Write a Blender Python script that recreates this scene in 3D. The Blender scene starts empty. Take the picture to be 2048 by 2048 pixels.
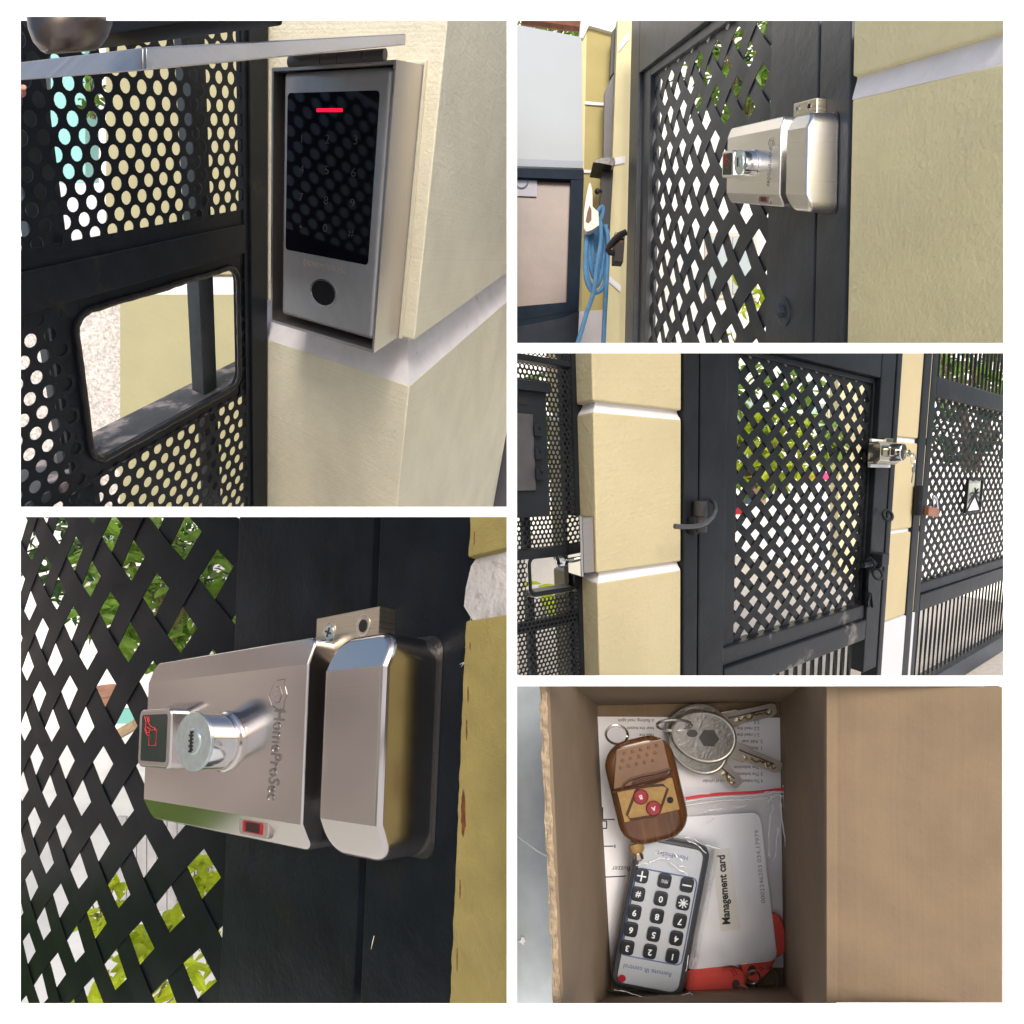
import bpy, bmesh, math, random
from mathutils import Vector, Matrix
random.seed(7)
SC = bpy.context.scene
COL = SC.collection
R = math.radians

# ------------------------------------------------------------------ camera
F, CC, CAMZ = 1200.0, 1024.0, 8.0
CAM = Vector((0, 0, CAMZ))
cd = bpy.data.cameras.new('camera')
cam = bpy.data.objects.new('camera', cd)
COL.objects.link(cam)
cam.location = CAM
cam.rotation_euler = (R(90), 0, 0)
cd.sensor_width = 36.0
cd.lens = 36.0 * F / 2048.0
cd.clip_start = 0.05
cd.clip_end = 2000
SC.camera = cam

# ------------------------------------------------------------------ light
SUN_EL, SUN_AZ = 33.0, 6.0          # azimuth measured from straight behind the camera, negative = left
w = bpy.data.worlds.new('World')
SC.world = w
w.use_nodes = True
nt = w.node_tree
sky = nt.nodes.new('ShaderNodeTexSky')
sky.sky_type = 'NISHITA'
sky.sun_disc = False
sky.sun_elevation = R(SUN_EL)
sky.sun_rotation = R(180 - SUN_AZ)
sky.air_density = 1.0
sky.dust_density = 4.0
sky.ozone_density = 1.0
nt.links.new(sky.outputs['Color'], nt.nodes['Background'].inputs['Color'])
nt.nodes['Background'].inputs['Strength'].default_value = 0.15
ld = bpy.data.lights.new('sun', 'SUN')
ld.energy = 1.25
ld.angle = R(20)
ld.color = (1.0, 0.965, 0.91)
sun = bpy.data.objects.new('sun', ld)
COL.objects.link(sun)
tosun = Vector((math.sin(R(SUN_AZ)) * math.cos(R(SUN_EL)), -math.cos(R(SUN_AZ)) * math.cos(R(SUN_EL)), math.sin(R(SUN_EL))))
sun.rotation_euler = tosun.to_track_quat('Z', 'Y').to_euler()
sun.location = (0, -6, 16)
SC.view_settings.view_transform = 'Standard'
SC.view_settings.look = 'None'
SC.view_settings.gamma = 1
SC.view_settings.use_curve_mapping = False
SC.view_settings.exposure = 0.28
SC.render.engine = 'CYCLES'
SC.cycles.max_bounces = 8
SC.cycles.transparent_max_bounces = 16

# ------------------------------------------------------------------ geometry helpers
def ray(p):
    return Vector(((p[0] - CC) / F, 1.0, -(p[1] - CC) / F))
def P(p, Y):
    return CAM + ray(p) * Y
def vdir(p):
    return ray(p).normalized()
S = 0.53003
c1 = lambda x, y: (x * S, y * S)
c2 = lambda x, y: (1024 + x * S, y * S)
c3 = lambda x, y: (1024 + x * S, 690 + y * S)
c4 = lambda x, y: (x * S, 1024 + y * S)
c5 = lambda x, y: (1024 + x * S, 1360 + y * S)

class Fr:
    """a local frame of the place: origin and three axes (metres)"""
    def __init__(s, O, ex, ey, ez):
        s.O, s.ex, s.ey, s.ez = Vector(O), Vector(ex), Vector(ey), Vector(ez)
    def at(s, x, y, z=0.0):
        return s.O + s.ex * x + s.ey * y + s.ez * z
    def uv(s, p, z=0.0):
        M = Matrix((ray(p), -s.ex, -s.ey)).transposed()
        r = M.inverted() @ (s.O + s.ez * z - CAM)
        return r[1], r[2]
    def px(s, x, y, z=0.0):
        q = s.at(x, y, z) - CAM
        return CC + F * q.x / q.y, CC - F * q.z / q.y
    def solve_z(s, x, y, p, lo=-8.0, hi=1.5):
        """height z at which local (x,y) is seen closest to p"""
        best = None
        for k in range(3):
            n = 400
            for i in range(n + 1):
                z = lo + (hi - lo) * i / n
                if (s.at(x, y, z) - CAM).y < 0.2:
                    continue
                a = s.px(x, y, z)
                d = (a[0] - p[0]) ** 2 + (a[1] - p[1]) ** 2
                if best is None or d < best[0]:
                    best = (d, z)
            st = (hi - lo) / n
            lo, hi = best[1] - st, best[1] + st
        return best[1]
    def sub(s, x, y, z=0.0, ang=0.0, sx=1.0, sy=1.0):
        c, n = math.cos(ang), math.sin(ang)
        return Fr(s.at(x, y, z), (s.ex * c + s.ey * n) * sx, (s.ey * c - s.ex * n) * sy, s.ez)

ORG = {}
CLIP = []
def use_panel(op, m=8.0):
    """what follows is trimmed where it meets the cabinet's partitions"""
    CLIP.clear()
    if op is None: return
    x0, y0, x1, y1 = op[0] - m, op[1] - m, op[2] + m, op[3] + m
    c = [ray(q) for q in ((x0, y0), (x1, y0), (x1, y1), (x0, y1))]
    for i in range(4):
        no = c[i].cross(c[(i + 1) % 4]).normalized()
        if no.dot(c[(i + 2) % 4]) > 0: no = -no
        CLIP.append(no)
def link(o):
    COL.objects.link(o)
    return o
def tag(o, label=None, cat=None, group=None, kind=None):
    if label: o['label'] = label
    if cat: o['category'] = cat
    if group: o['group'] = group
    if kind: o['kind'] = kind
    return o
def thing(name, label, cat, loc, group=None):
    o = link(bpy.data.objects.new(name, None))
    o.location = loc
    o.empty_display_size = 0.05
    ORG[o] = Vector(loc)
    return tag(o, label, cat, group)

def rrect(x0, x1, y0, y1, r, n=4):
    out = []
    for cx, cy, a0 in ((x1 - r, y1 - r, 0), (x0 + r, y1 - r, 90), (x0 + r, y0 + r, 180), (x1 - r, y0 + r, 270)):
        for i in range(n + 1):
            a = R(a0 + 90.0 * i / n)
            out.append((cx + r * math.cos(a), cy + r * math.sin(a)))
    return out
def circ(cx, cy, rx, ry=None, n=24, a0=0.0):
    ry = rx if ry is None else ry
    return [(cx + rx * math.cos(a0 + 2 * math.pi * i / n), cy + ry * math.sin(a0 + 2 * math.pi * i / n)) for i in range(n)]

class MB:
    def __init__(s, fr):
        s.fr, s.v, s.f = fr, [], []
    def add(s, vs, fs):
        k = len(s.v)
        s.v += [Vector(q) for q in vs]
        s.f += [tuple(i + k for i in f) for f in fs]
        return s
    def from_bm(s, bm):
        bm.verts.index_update()
        s.add([v.co.copy() for v in bm.verts], [[v.index for v in f.verts] for f in bm.faces])
        bm.free()
        return s
    def box(s, x0, x1, y0, y1, z0, z1, bv=0.0, seg=2):
        x0, x1 = sorted((x0, x1)); y0, y1 = sorted((y0, y1)); z0, z1 = sorted((z0, z1))
        vs = [(x, y, z) for z in (z0, z1) for y in (y0, y1) for x in (x0, x1)]
        fs = [(0, 2, 3, 1), (4, 5, 7, 6), (0, 1, 5, 4), (2, 6, 7, 3), (0, 4, 6, 2), (1, 3, 7, 5)]
        return s.solid(vs, fs, bv, seg)
    def solid(s, vs, fs, bv=0.0, seg=2, ang=30):
        if bv <= 0:
            return s.add(vs, fs)
        bm = bmesh.new()
        bv_ = [bm.verts.new(v) for v in vs]
        for f in fs:
            bm.faces.new([bv_[i] for i in f])
        bmesh.ops.recalc_face_normals(bm, faces=bm.faces)
        es = [e for e in bm.edges if len(e.link_faces) == 2 and e.calc_face_angle(0) > R(ang)]
        bmesh.ops.bevel(bm, geom=es, offset=bv, segments=seg, affect='EDGES', profile=0.5, clamp_overlap=True)
        return s.from_bm(bm)
    def prism(s, pts, z0, z1, bv=0.0, seg=2, ang=50):
        n = len(pts)
        vs = [(x, y, z0) for x, y in pts] + [(x, y, z1) for x, y in pts]
        fs = [tuple(range(n - 1, -1, -1)), tuple(range(n, 2 * n))] + [(i, (i + 1) % n, n + (i + 1) % n, n + i) for i in range(n)]
        return s.solid(vs, fs, bv, seg, ang)
    def loft(s, loops, cap0=True, cap1=True):
        n = len(loops[0]); vs = []; fs = []
        for l in loops: vs += l
        for k in range(len(loops) - 1):
            for i in range(n):
                fs.append((k * n + i, k * n + (i + 1) % n, (k + 1) * n + (i + 1) % n, (k + 1) * n + i))
        if cap0: fs.append(tuple(range(n - 1, -1, -1)))
        if cap1: fs.append(tuple(range((len(loops) - 1) * n, len(loops) * n)))
        return s.add(vs, fs)
    def pad(s, x0, x1, y0, y1, r, z0, z1, b, n=4, seg=3):
        """rounded slab whose front edge is rounded by b"""
        L = [[(x, y, z0) for x, y in rrect(x0, x1, y0, y1, r, n)]]
        for k in range(seg + 1):
            a = R(90.0 * k / seg); d = b * (1 - math.cos(a)); z = z1 - b * (1 - math.sin(a))
            L.append([(x, y, z) for x, y in rrect(x0 + d, x1 - d, y0 + d, y1 - d, max(r - d, 1e-4), n)])
        return s.loft(L)
    def tube(s, pts, r, n=8, closed=False):
        pts = [Vector(q) for q in pts]; m = len(pts); loops = []
        prev = None
        for i, q in enumerate(pts):
            if closed: t = pts[(i + 1) % m] - pts[i - 1]
            else: t = pts[min(i + 1, m - 1)] - pts[max(i - 1, 0)]
            t.normalize()
            if prev is None:
                a = Vector((0, 0, 1)) if abs(t.z) < .9 else Vector((1, 0, 0))
                u = t.cross(a).normalized()
            else:
                u = (prev - t * prev.dot(t)).normalized()
            prev = u
            wv = t.cross(u)
            rr = r[i] if isinstance(r, (list, tuple)) else r
            loops.append([q + (u * math.cos(2 * math.pi * k / n) + wv * math.sin(2 * math.pi * k / n)) * rr for k in range(n)])
        if closed:
            vs = [v for l in loops for v in l]; fs = []
            for k in range(m):
                for i in range(n):
                    fs.append((k * n + i, k * n + (i + 1) % n, ((k + 1) % m) * n + (i + 1) % n, ((k + 1) % m) * n + i))
            return s.add(vs, fs)
        return s.loft(loops)
    def lathe(s, cx, cy, prof, n=24, cap0=True, cap1=True, sq=1.0):
        return s.loft([[(cx + r * math.cos(2 * math.pi * i / n), cy + sq * r * math.sin(2 * math.pi * i / n), z) for i in range(n)] for r, z in prof], cap0, cap1)
    def ball(s, c, r, n=12, m=8, sc=(1, 1, 1)):
        L = []
        for k in range(1, m):
            a = math.pi * k / m
            L.append([(c[0] + sc[0] * r * math.sin(a) * math.cos(2 * math.pi * i / n), c[1] + sc[1] * r * math.sin(a) * math.sin(2 * math.pi * i / n), c[2] - sc[2] * r * math.cos(a)) for i in range(n)])
        return s.loft(L)
    def quad(s, a, b, c, d):
        return s.add([a, b, c, d], [(0, 1, 2, 3)])
    def text(s, txt, x, y, h, z0, z1, ang=0.0, sx=1.0, align='CENTER', bold=0.0, spacing=1.0):
        """raised lettering: (x,y) is the middle, h the capital height"""
        cu = bpy.data.curves.new('t', 'FONT')
        cu.body = txt; cu.size = h / 0.72; cu.align_x = align; cu.align_y = 'CENTER'
        cu.extrude = 0.0; cu.offset = bold; cu.resolution_u = 3; cu.space_character = spacing
        o = bpy.data.objects.new('t', cu)
        COL.objects.link(o)
        me = bpy.data.meshes.new_from_object(o)
        c, n = math.cos(ang), math.sin(ang)
        bm = bmesh.new(); bm.from_mesh(me)
        bmesh.ops.remove_doubles(bm, verts=bm.verts, dist=1e-6)
        top = list(bm.faces)
        for v in bm.verts:
            X, Y = v.co.x * sx, v.co.y
            v.co = Vector((x + X * c - Y * n, y + X * n + Y * c, z0))
        r = bmesh.ops.extrude_face_region(bm, geom=top)
        for g in r['geom']:
            if isinstance(g, bmesh.types.BMVert): g.co.z = z1
        s.from_bm(bm)
        bpy.data.objects.remove(o); bpy.data.curves.remove(cu); bpy.data.meshes.remove(me)
        return s
    def build(s, name, mat, parent=None, sharp=35, recalc=True, origin=None, double=True):
        W = [s.fr.at(*q) for q in s.v]
        if parent is not None:
            o0 = ORG[parent]
        else:
            if origin is None:
                n = max(len(W), 1)
                zs = min(q.z for q in W)
                c = sum(W, Vector()) / n
                o0 = Vector((c.x, c.y, zs))
            else:
                o0 = Vector(origin)
        me = bpy.data.meshes.new(name)
        me.from_pydata([q - o0 for q in W], [], s.f)
        cut = [no for no in CLIP if any((q - CAM).dot(no) > 0 for q in W)]
        if cut and all(any((q - CAM).dot(no) <= 0 for q in W) for no in cut):
            bm = bmesh.new(); bm.from_mesh(me)
            for no in cut:
                if not bm.faces: break
                r = bmesh.ops.bisect_plane(bm, geom=list(bm.verts) + list(bm.edges) + list(bm.faces), plane_co=CAM - o0, plane_no=no, clear_outer=True, dist=1e-6)
                es = [g for g in r['geom_cut'] if isinstance(g, bmesh.types.BMEdge) and g.is_valid and g.is_boundary]
                if es and recalc:
                    try: bmesh.ops.holes_fill(bm, edges=es, sides=0)
                    except Exception: pass
            bm.to_mesh(me); bm.free()
            if not me.vertices: return None
        elif cut and parent is not None:
            return None
        if recalc:
            bm = bmesh.new(); bm.from_mesh(me)
            bmesh.ops.recalc_face_normals(bm, faces=bm.faces)
            bm.to_mesh(me); bm.free()
        me.materials.append(mat)
        if sharp:
            me.polygons.foreach_set('use_smooth', [True] * len(me.polygons))
            me.set_sharp_from_angle(angle=R(sharp))
        me.update()
        o = bpy.data.objects.new(name, me)
        link(o)
        if sharp and 4 < len(me.polygons) < 6000:
            wn = o.modifiers.new('weighted_normal', 'WEIGHTED_NORMAL')
            wn.keep_sharp = True
        ORG[o] = o0
        if parent is not None:
            o.parent = parent
        else:
            o.location = o0
        return o

def dup(o, off=(0, 0, 0), label=None, root=True):
    """copy of an object and of everything under it; world offset for the top"""
    c = link(o.copy())
    c.location = o.location + Vector(off)
    ORG[c] = ORG[o] + Vector(off)
    if label: c['label'] = label
    for ch in [q for q in bpy.data.objects if q.parent == o]:
        d = dup(ch, (0, 0, 0), None, False)
        d.parent = c
    return c

# ------------------------------------------------------------------ materials
def mat(name, col, rough=0.5, metal=0.0, var=None, bump=None, streak=None, spec=0.5, emit=None, coat=0.0, alpha=None, stain=None, trans=0.0):
    """var=(scale,amount) mottling; bump=(scale,strength); streak=(axis,freq,colour amount,bump,rough amount); stain=(scale,threshold,colour)"""
    m = bpy.data.materials.new(name)
    m.use_nodes = True
    N, L = m.node_tree.nodes, m.node_tree.links
    b = N['Principled BSDF']
    b.inputs['Roughness'].default_value = rough
    b.inputs['Metallic'].default_value = metal
    b.inputs['Specular IOR Level'].default_value = spec
    b.inputs['Coat Weight'].default_value = coat
    b.inputs['Coat Roughness'].default_value = 0.05
    b.inputs['Transmission Weight'].default_value = trans
    if alpha is not None: b.inputs['Alpha'].default_value = alpha
    geo = N.new('ShaderNodeNewGeometry')
    pos = geo.outputs['Position']
    def noise(scale, detail=4.0, vec=None, rgh=0.55, dim='3D'):
        t = N.new('ShaderNodeTexNoise')
        t.noise_dimensions = dim
        t.inputs['Scale'].default_value = scale
        t.inputs['Detail'].default_value = detail
        t.inputs['Roughness'].default_value = rgh
        if dim == '3D': L.new(vec or pos, t.inputs['Vector'])
        return t
    rgb = N.new('ShaderNodeRGB'); rgb.outputs[0].default_value = (*col, 1)
    cur = rgb.outputs[0]
    def mul(cur, fac, lo, hi, amt=None):
        mr = N.new('ShaderNodeMapRange')
        mr.inputs['From Min'].default_value = 0.3; mr.inputs['From Max'].default_value = 0.7
        mr.inputs['To Min'].default_value = lo; mr.inputs['To Max'].default_value = hi
        L.new(fac, mr.inputs['Value'])
        mx = N.new('ShaderNodeMix'); mx.data_type = 'RGBA'; mx.blend_type = 'MULTIPLY'
        mx.inputs['Factor'].default_value = 1.0
        L.new(cur, mx.inputs['A'])
        cb = N.new('ShaderNodeCombineColor')
        for i in range(3): L.new(mr.outputs[0], cb.inputs[i])
        L.new(cb.outputs[0], mx.inputs['B'])
        return mx.outputs['Result']
    if var:
        t = noise(var[0])
        cur = mul(cur, t.outputs['Fac'], 1 - var[1], 1 + var[1])
    hgt = []
    if streak:
        ax, fr, ca, bs, ra = streak
        dp = N.new('ShaderNodeVectorMath'); dp.operation = 'DOT_PRODUCT'
        L.new(pos, dp.inputs[0]); dp.inputs[1].default_value = Vector(ax)
        nz = noise(2.0, 2.0)
        ad = N.new('ShaderNodeMath'); ad.operation = 'MULTIPLY_ADD'
        L.new(nz.outputs['Fac'], ad.inputs[0]); ad.inputs[1].default_value = 0.03
        L.new(dp.outputs['Value'], ad.inputs[2])
        st = noise(fr, 6.0, dim='1D', rgh=0.7)
        L.new(ad.outputs[0], st.inputs['W'])
        if ca: cur = mul(cur, st.outputs['Fac'], 1 - ca, 1 + ca)
        if bs: hgt.append((st.outputs['Fac'], bs, 0.004))
        if ra:
            mr = N.new('ShaderNodeMapRange')
            mr.inputs['From Min'].default_value = 0.3; mr.inputs['From Max'].default_value = 0.7
            mr.inputs['To Min'].default_value = rough - ra; mr.inputs['To Max'].default_value = rough + ra
            L.new(st.outputs['Fac'], mr.inputs['Value']); L.new(mr.outputs[0], b.inputs['Roughness'])
    for st_ in (stain if isinstance(stain, list) else [stain] if stain else []):
        sc, th, sc_col = st_[:3]
        wd = st_[3] if len(st_) > 3 else .08
        t = noise(sc, 6.0, rgh=0.65)
        cr = N.new('ShaderNodeMapRange')
        cr.inputs['From Min'].default_value = th; cr.inputs['From Max'].default_value = th + wd
        L.new(t.outputs['Fac'], cr.inputs['Value'])
        mx = N.new('ShaderNodeMix'); mx.data_type = 'RGBA'
        L.new(cr.outputs[0], mx.inputs['Factor']); L.new(cur, mx.inputs['A']); mx.inputs['B'].default_value = (*sc_col, 1)
        cur = mx.outputs['Result']
    L.new(cur, b.inputs['Base Color'])
    if bump:
        for bp in (bump if isinstance(bump, list) else [bump]):
            t = noise(bp[0], 5.0)
            hgt.append((t.outputs['Fac'], bp[1], bp[2] if len(bp) > 2 else 0.01))
    nrm = None
    for h, s_, d_ in hgt:
        bn = N.new('ShaderNodeBump')
        bn.inputs['Strength'].default_value = s_; bn.inputs['Distance'].default_value = d_
        L.new(h, bn.inputs['Height'])
        if nrm: L.new(nrm, bn.inputs['Normal'])
        nrm = bn.outputs['Normal']
    if nrm: L.new(nrm, b.inputs['Normal'])
    if emit:
        b.inputs['Emission Color'].default_value = (*emit[0], 1)
        b.inputs['Emission Strength'].default_value = emit[1]
    return m

def lattice(fr, rect, px_, py_, ph, wf, z0, amp, th, material, parent, name='slat', seg=4, bow=0.0):
    """woven flat strips: openings centred at ph + (i px, j py) and half steps between"""
    x0, x1, y0, y1 = rect
    cnt = 0
    def ribbon(fam, k):
        m = k + 0.5
        lo, hi = -1e9, 1e9
        # X = px(a+b)/2 , Y = py(a-b)/2 measured from ph
        for (lo_, hi_, sgn, sc, p0) in ((x0, x1, 1, px_, ph[0]), (y0, y1, -1, py_, ph[1])):
            A, B = (lo_ - p0) * 2 / sc, (hi_ - p0) * 2 / sc
            if fam == 0:      # a fixed, b runs : a + sgn*b in [A,B]
                l, h = (A - m, B - m) if sgn > 0 else (m - B, m - A)
            else:             # b fixed, a runs : a + sgn*b
                l, h = A - sgn * m, B - sgn * m
            lo, hi = max(lo, l), min(hi, h)
        if hi - lo < 0.25: return None
        n = max(2, int((hi - lo) * seg))
        hw = wf / 2
        top = []; bot = []
        for i in range(n + 1):
            t = lo + (hi - lo) * i / n
            s_ = math.cos(math.pi * (t - 0.5)) * (1 if k % 2 == 0 else -1)
            z = z0 + (amp if fam == 0 else -amp) * s_
            row = []
            wob = bow * math.cos(2 * math.pi * (t - 0.5))
            for sd in (-1, 1):
                q = m + sd * (hw + wob)
                a, b = (q, t) if fam == 0 else (t, q)
                row.append((ph[0] + px_ * (a + b) / 2, ph[1] + py_ * (a - b) / 2, z))
            top.append(row)
        vs = []; fs = []
        for r_ in top:
            (xa, ya, z), (xb, yb, _) = r_
            vs += [(xa, ya, z + th / 2), (xb, yb, z + th / 2), (xb, yb, z - th / 2), (xa, ya, z - th / 2)]
        for i in range(n):
            for j in range(4):
                fs.append((i * 4 + j, i * 4 + (j + 1) % 4, i * 4 + 4 + (j + 1) % 4, i * 4 + 4 + j))
        fs += [(3, 2, 1, 0), (n * 4, n * 4 + 1, n * 4 + 2, n * 4 + 3)]
        return vs, fs
    ks = []
    for fam in (0, 1):
        vals = []
        for X in (x0, x1):
            for Y in (y0, y1):
                u, v = (X - ph[0]) / px_, (Y - ph[1]) / py_
                vals.append(u + v if fam == 0 else u - v)
        for k in range(math.floor(min(vals)) - 1, math.ceil(max(vals)) + 1):
            r_ = ribbon(fam, k)
            if r_:
                mb = MB(fr); mb.add(*r_)
                mb.build(name, material, parent, sharp=40)
                cnt += 1
    return cnt

def perforated(fr, regions, keep, p, rs, ph, d, th, material, parent, name='perforated_sheet', n=12, half=False):
    """sheet of hexagonal cells each with a round punched hole; keep(x,y) says which cells are there"""
    mb = MB(fr)
    x0, x1, y0, y1 = regions
    j0, j1 = math.floor((y0 - ph[1]) / rs), math.ceil((y1 - ph[1]) / rs)
    angs = [2 * math.pi * i / n for i in range(n)]
    hexv = []
    # hexagon (pointy in y) boundary sampled at the same angles
    for a in angs:
        best = 1e9
        for k in range(6):
            na = math.pi / 3 * k
            nx, ny = math.cos(na), math.sin(na)
            dist = (p / 2 * 1.002)
            dd = math.cos(a) * nx + math.sin(a) * ny
            if dd > 1e-6: best = min(best, dist / dd)
        hexv.append((best * math.cos(a), best * math.sin(a) * (rs / (p * 0.8660254))))
    # real corner positions so that cells meet: use 12 samples, corners fall at 30+60k deg
    for j in range(j0, j1 + 1):
        i0, i1 = math.floor((x0 - ph[0]) / p) - 1, math.ceil((x1 - ph[0]) / p) + 1
        for i in range(i0, i1 + 1):
            cx = ph[0] + p * (i + (0.5 if j % 2 else 0.0)); cy = ph[1] + rs * j
            if not (x0 < cx < x1 and y0 < cy < y1): continue
            kk = keep(cx, cy)
            if not kk: continue
            vs = []
            if kk == 2:
                vs = [(cx + a, cy + b, 0) for a, b in hexv]
                mb.add(vs, [tuple(range(n))]); continue
            for (hx, hy), a in zip(hexv, angs):
                vs.append((cx + hx, cy + hy, 0))
            for a in angs:
                vs.append((cx + d / 2 * math.cos(a), cy + d / 2 * math.sin(a), 0))
            for a in angs:
                vs.append((cx + d / 2 * math.cos(a), cy + d / 2 * math.sin(a), -th))
            fs = []
            for q in range(n):
                r_ = (q + 1) % n
                fs.append((q, r_, n + r_, n + q)); fs.append((n + q, n + r_, 2 * n + r_, 2 * n + q))
            mb.add(vs, fs)
    return mb.build(name, material, parent, sharp=30, recalc=False)
# ================================================================== shared materials
M_black = mat('black_gate_paint', (.011, .014, .020), .42, spec=.22, var=(6, .25), bump=[(90, .25, .004), (9, .12, .01)], stain=[(3.2, .62, (.035, .033, .031)), (46, .70, (.10, .095, .09), .03)])
M_blackrub = mat('black_sealant', (.012, .012, .013), .28, bump=(25, .5, .01))
M_white = mat('white_wall_paint', (.80, .80, .82), .6)
M_groove = mat('white_groove_paint', (.76, .75, .80), .55, var=(5, .08), bump=(30, .2, .006), stain=(4.5, .64, (.36, .31, .28)))
M_chrome = mat('polished_chrome', (.74, .75, .77), .10, 1.0)
M_dark = mat('dark_void', (.006, .006, .007), .8)
M_ink = mat('dark_ink', (.02, .02, .022), .6)

# ================================================================== the ground and the white display cabinet
def ground():
    mb = MB(Fr((0, 0, 0), (1, 0, 0), (0, 1, 0), (0, 0, 1)))
    mb.quad((-600, -600, 0), (600, -600, 0), (600, 600, 0), (-600, 600, 0))
    o = mb.build('ground', mat('pale_concrete', (.73, .735, .74), .9, var=(.8, .08), bump=(8, .3, .02)), origin=(0, 0, 0))
    o['kind'] = 'structure'
ground()

Y0 = 1.40
OPEN = [(41.5, 41.5, 1013.5, 1013.5), (1034, 41.5, 2006.5, 686), (1034, 706.5, 2006.5, 1351), (41.5, 1034, 1013.5, 2006.5), (1034, 1372.5, 2006.5, 2006.5)]
WF = Fr((0, 0, 0), (1, 0, 0), (0, 1, 0), (0, 0, 1))
def cabinet():
    t = thing('display_frame', 'white display frame on slim legs whose five openings hold the scenes', 'display frame', (0, Y0, 0))
    mb = MB(Fr(CAM, (1, 0, 0), (0, 1, 0), (0, 0, 1)))
    def Q(px, py, Y):
        v = ray((px, py)) * Y
        return (v.x, v.y, v.z)
    Y1 = Y0 + 0.026
    def bar(x0, y0, x1, y1, e=(1, 1, 1, 1)):
        """bar of the face frame between px corners; the reveals are splayed so that they open towards the back"""
        k = 1.5
        a = [Q(x0, y0, Y0), Q(x1, y0, Y0), Q(x1, y1, Y0), Q(x0, y1, Y0)]
        b = [Q(x0 + k * e[0], y0 + k * e[1], Y1), Q(x1 - k * e[2], y0 + k * e[1], Y1), Q(x1 - k * e[2], y1 - k * e[3], Y1), Q(x0 + k * e[0], y1 - k * e[3], Y1)]
        mb.add(a + b, [(0, 1, 2, 3), (7, 6, 5, 4), (0, 4, 5, 1), (1, 5, 6, 2), (2, 6, 7, 3), (3, 7, 4, 0)])
    bar(-16, -16, 41.5, 2064, (0, 0, 1, 0))
    bar(2006.5, -16, 2064, 2064, (1, 0, 0, 0))
    bar(41.5, -16, 2006.5, 41.5, (0, 0, 0, 1))
    bar(41.5, 2006.5, 2006.5, 2064, (0, 1, 0, 0))
    bar(1013.5, 41.5, 1034, 2006.5, (1, 0, 1, 0))
    bar(41.5, 1013.5, 1013.5, 1034, (0, 1, 0, 1))
    bar(1034, 686, 2006.5, 706.5, (0, 1, 0, 1))
    bar(1034, 1351, 2006.5, 1372.5, (0, 1, 0, 1))
    mb.build('face_frame', M_white, t, recalc=True, sharp=0)
    zb = CAMZ - (2064 - CC) / F * Y0 - 0.001
    for x in (-1.20, 1.16):
        MB(WF).box(x, x + .04, Y0 + .01, Y0 + .06, 0, zb).build('leg', M_white, t, sharp=0)
cabinet()

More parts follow.
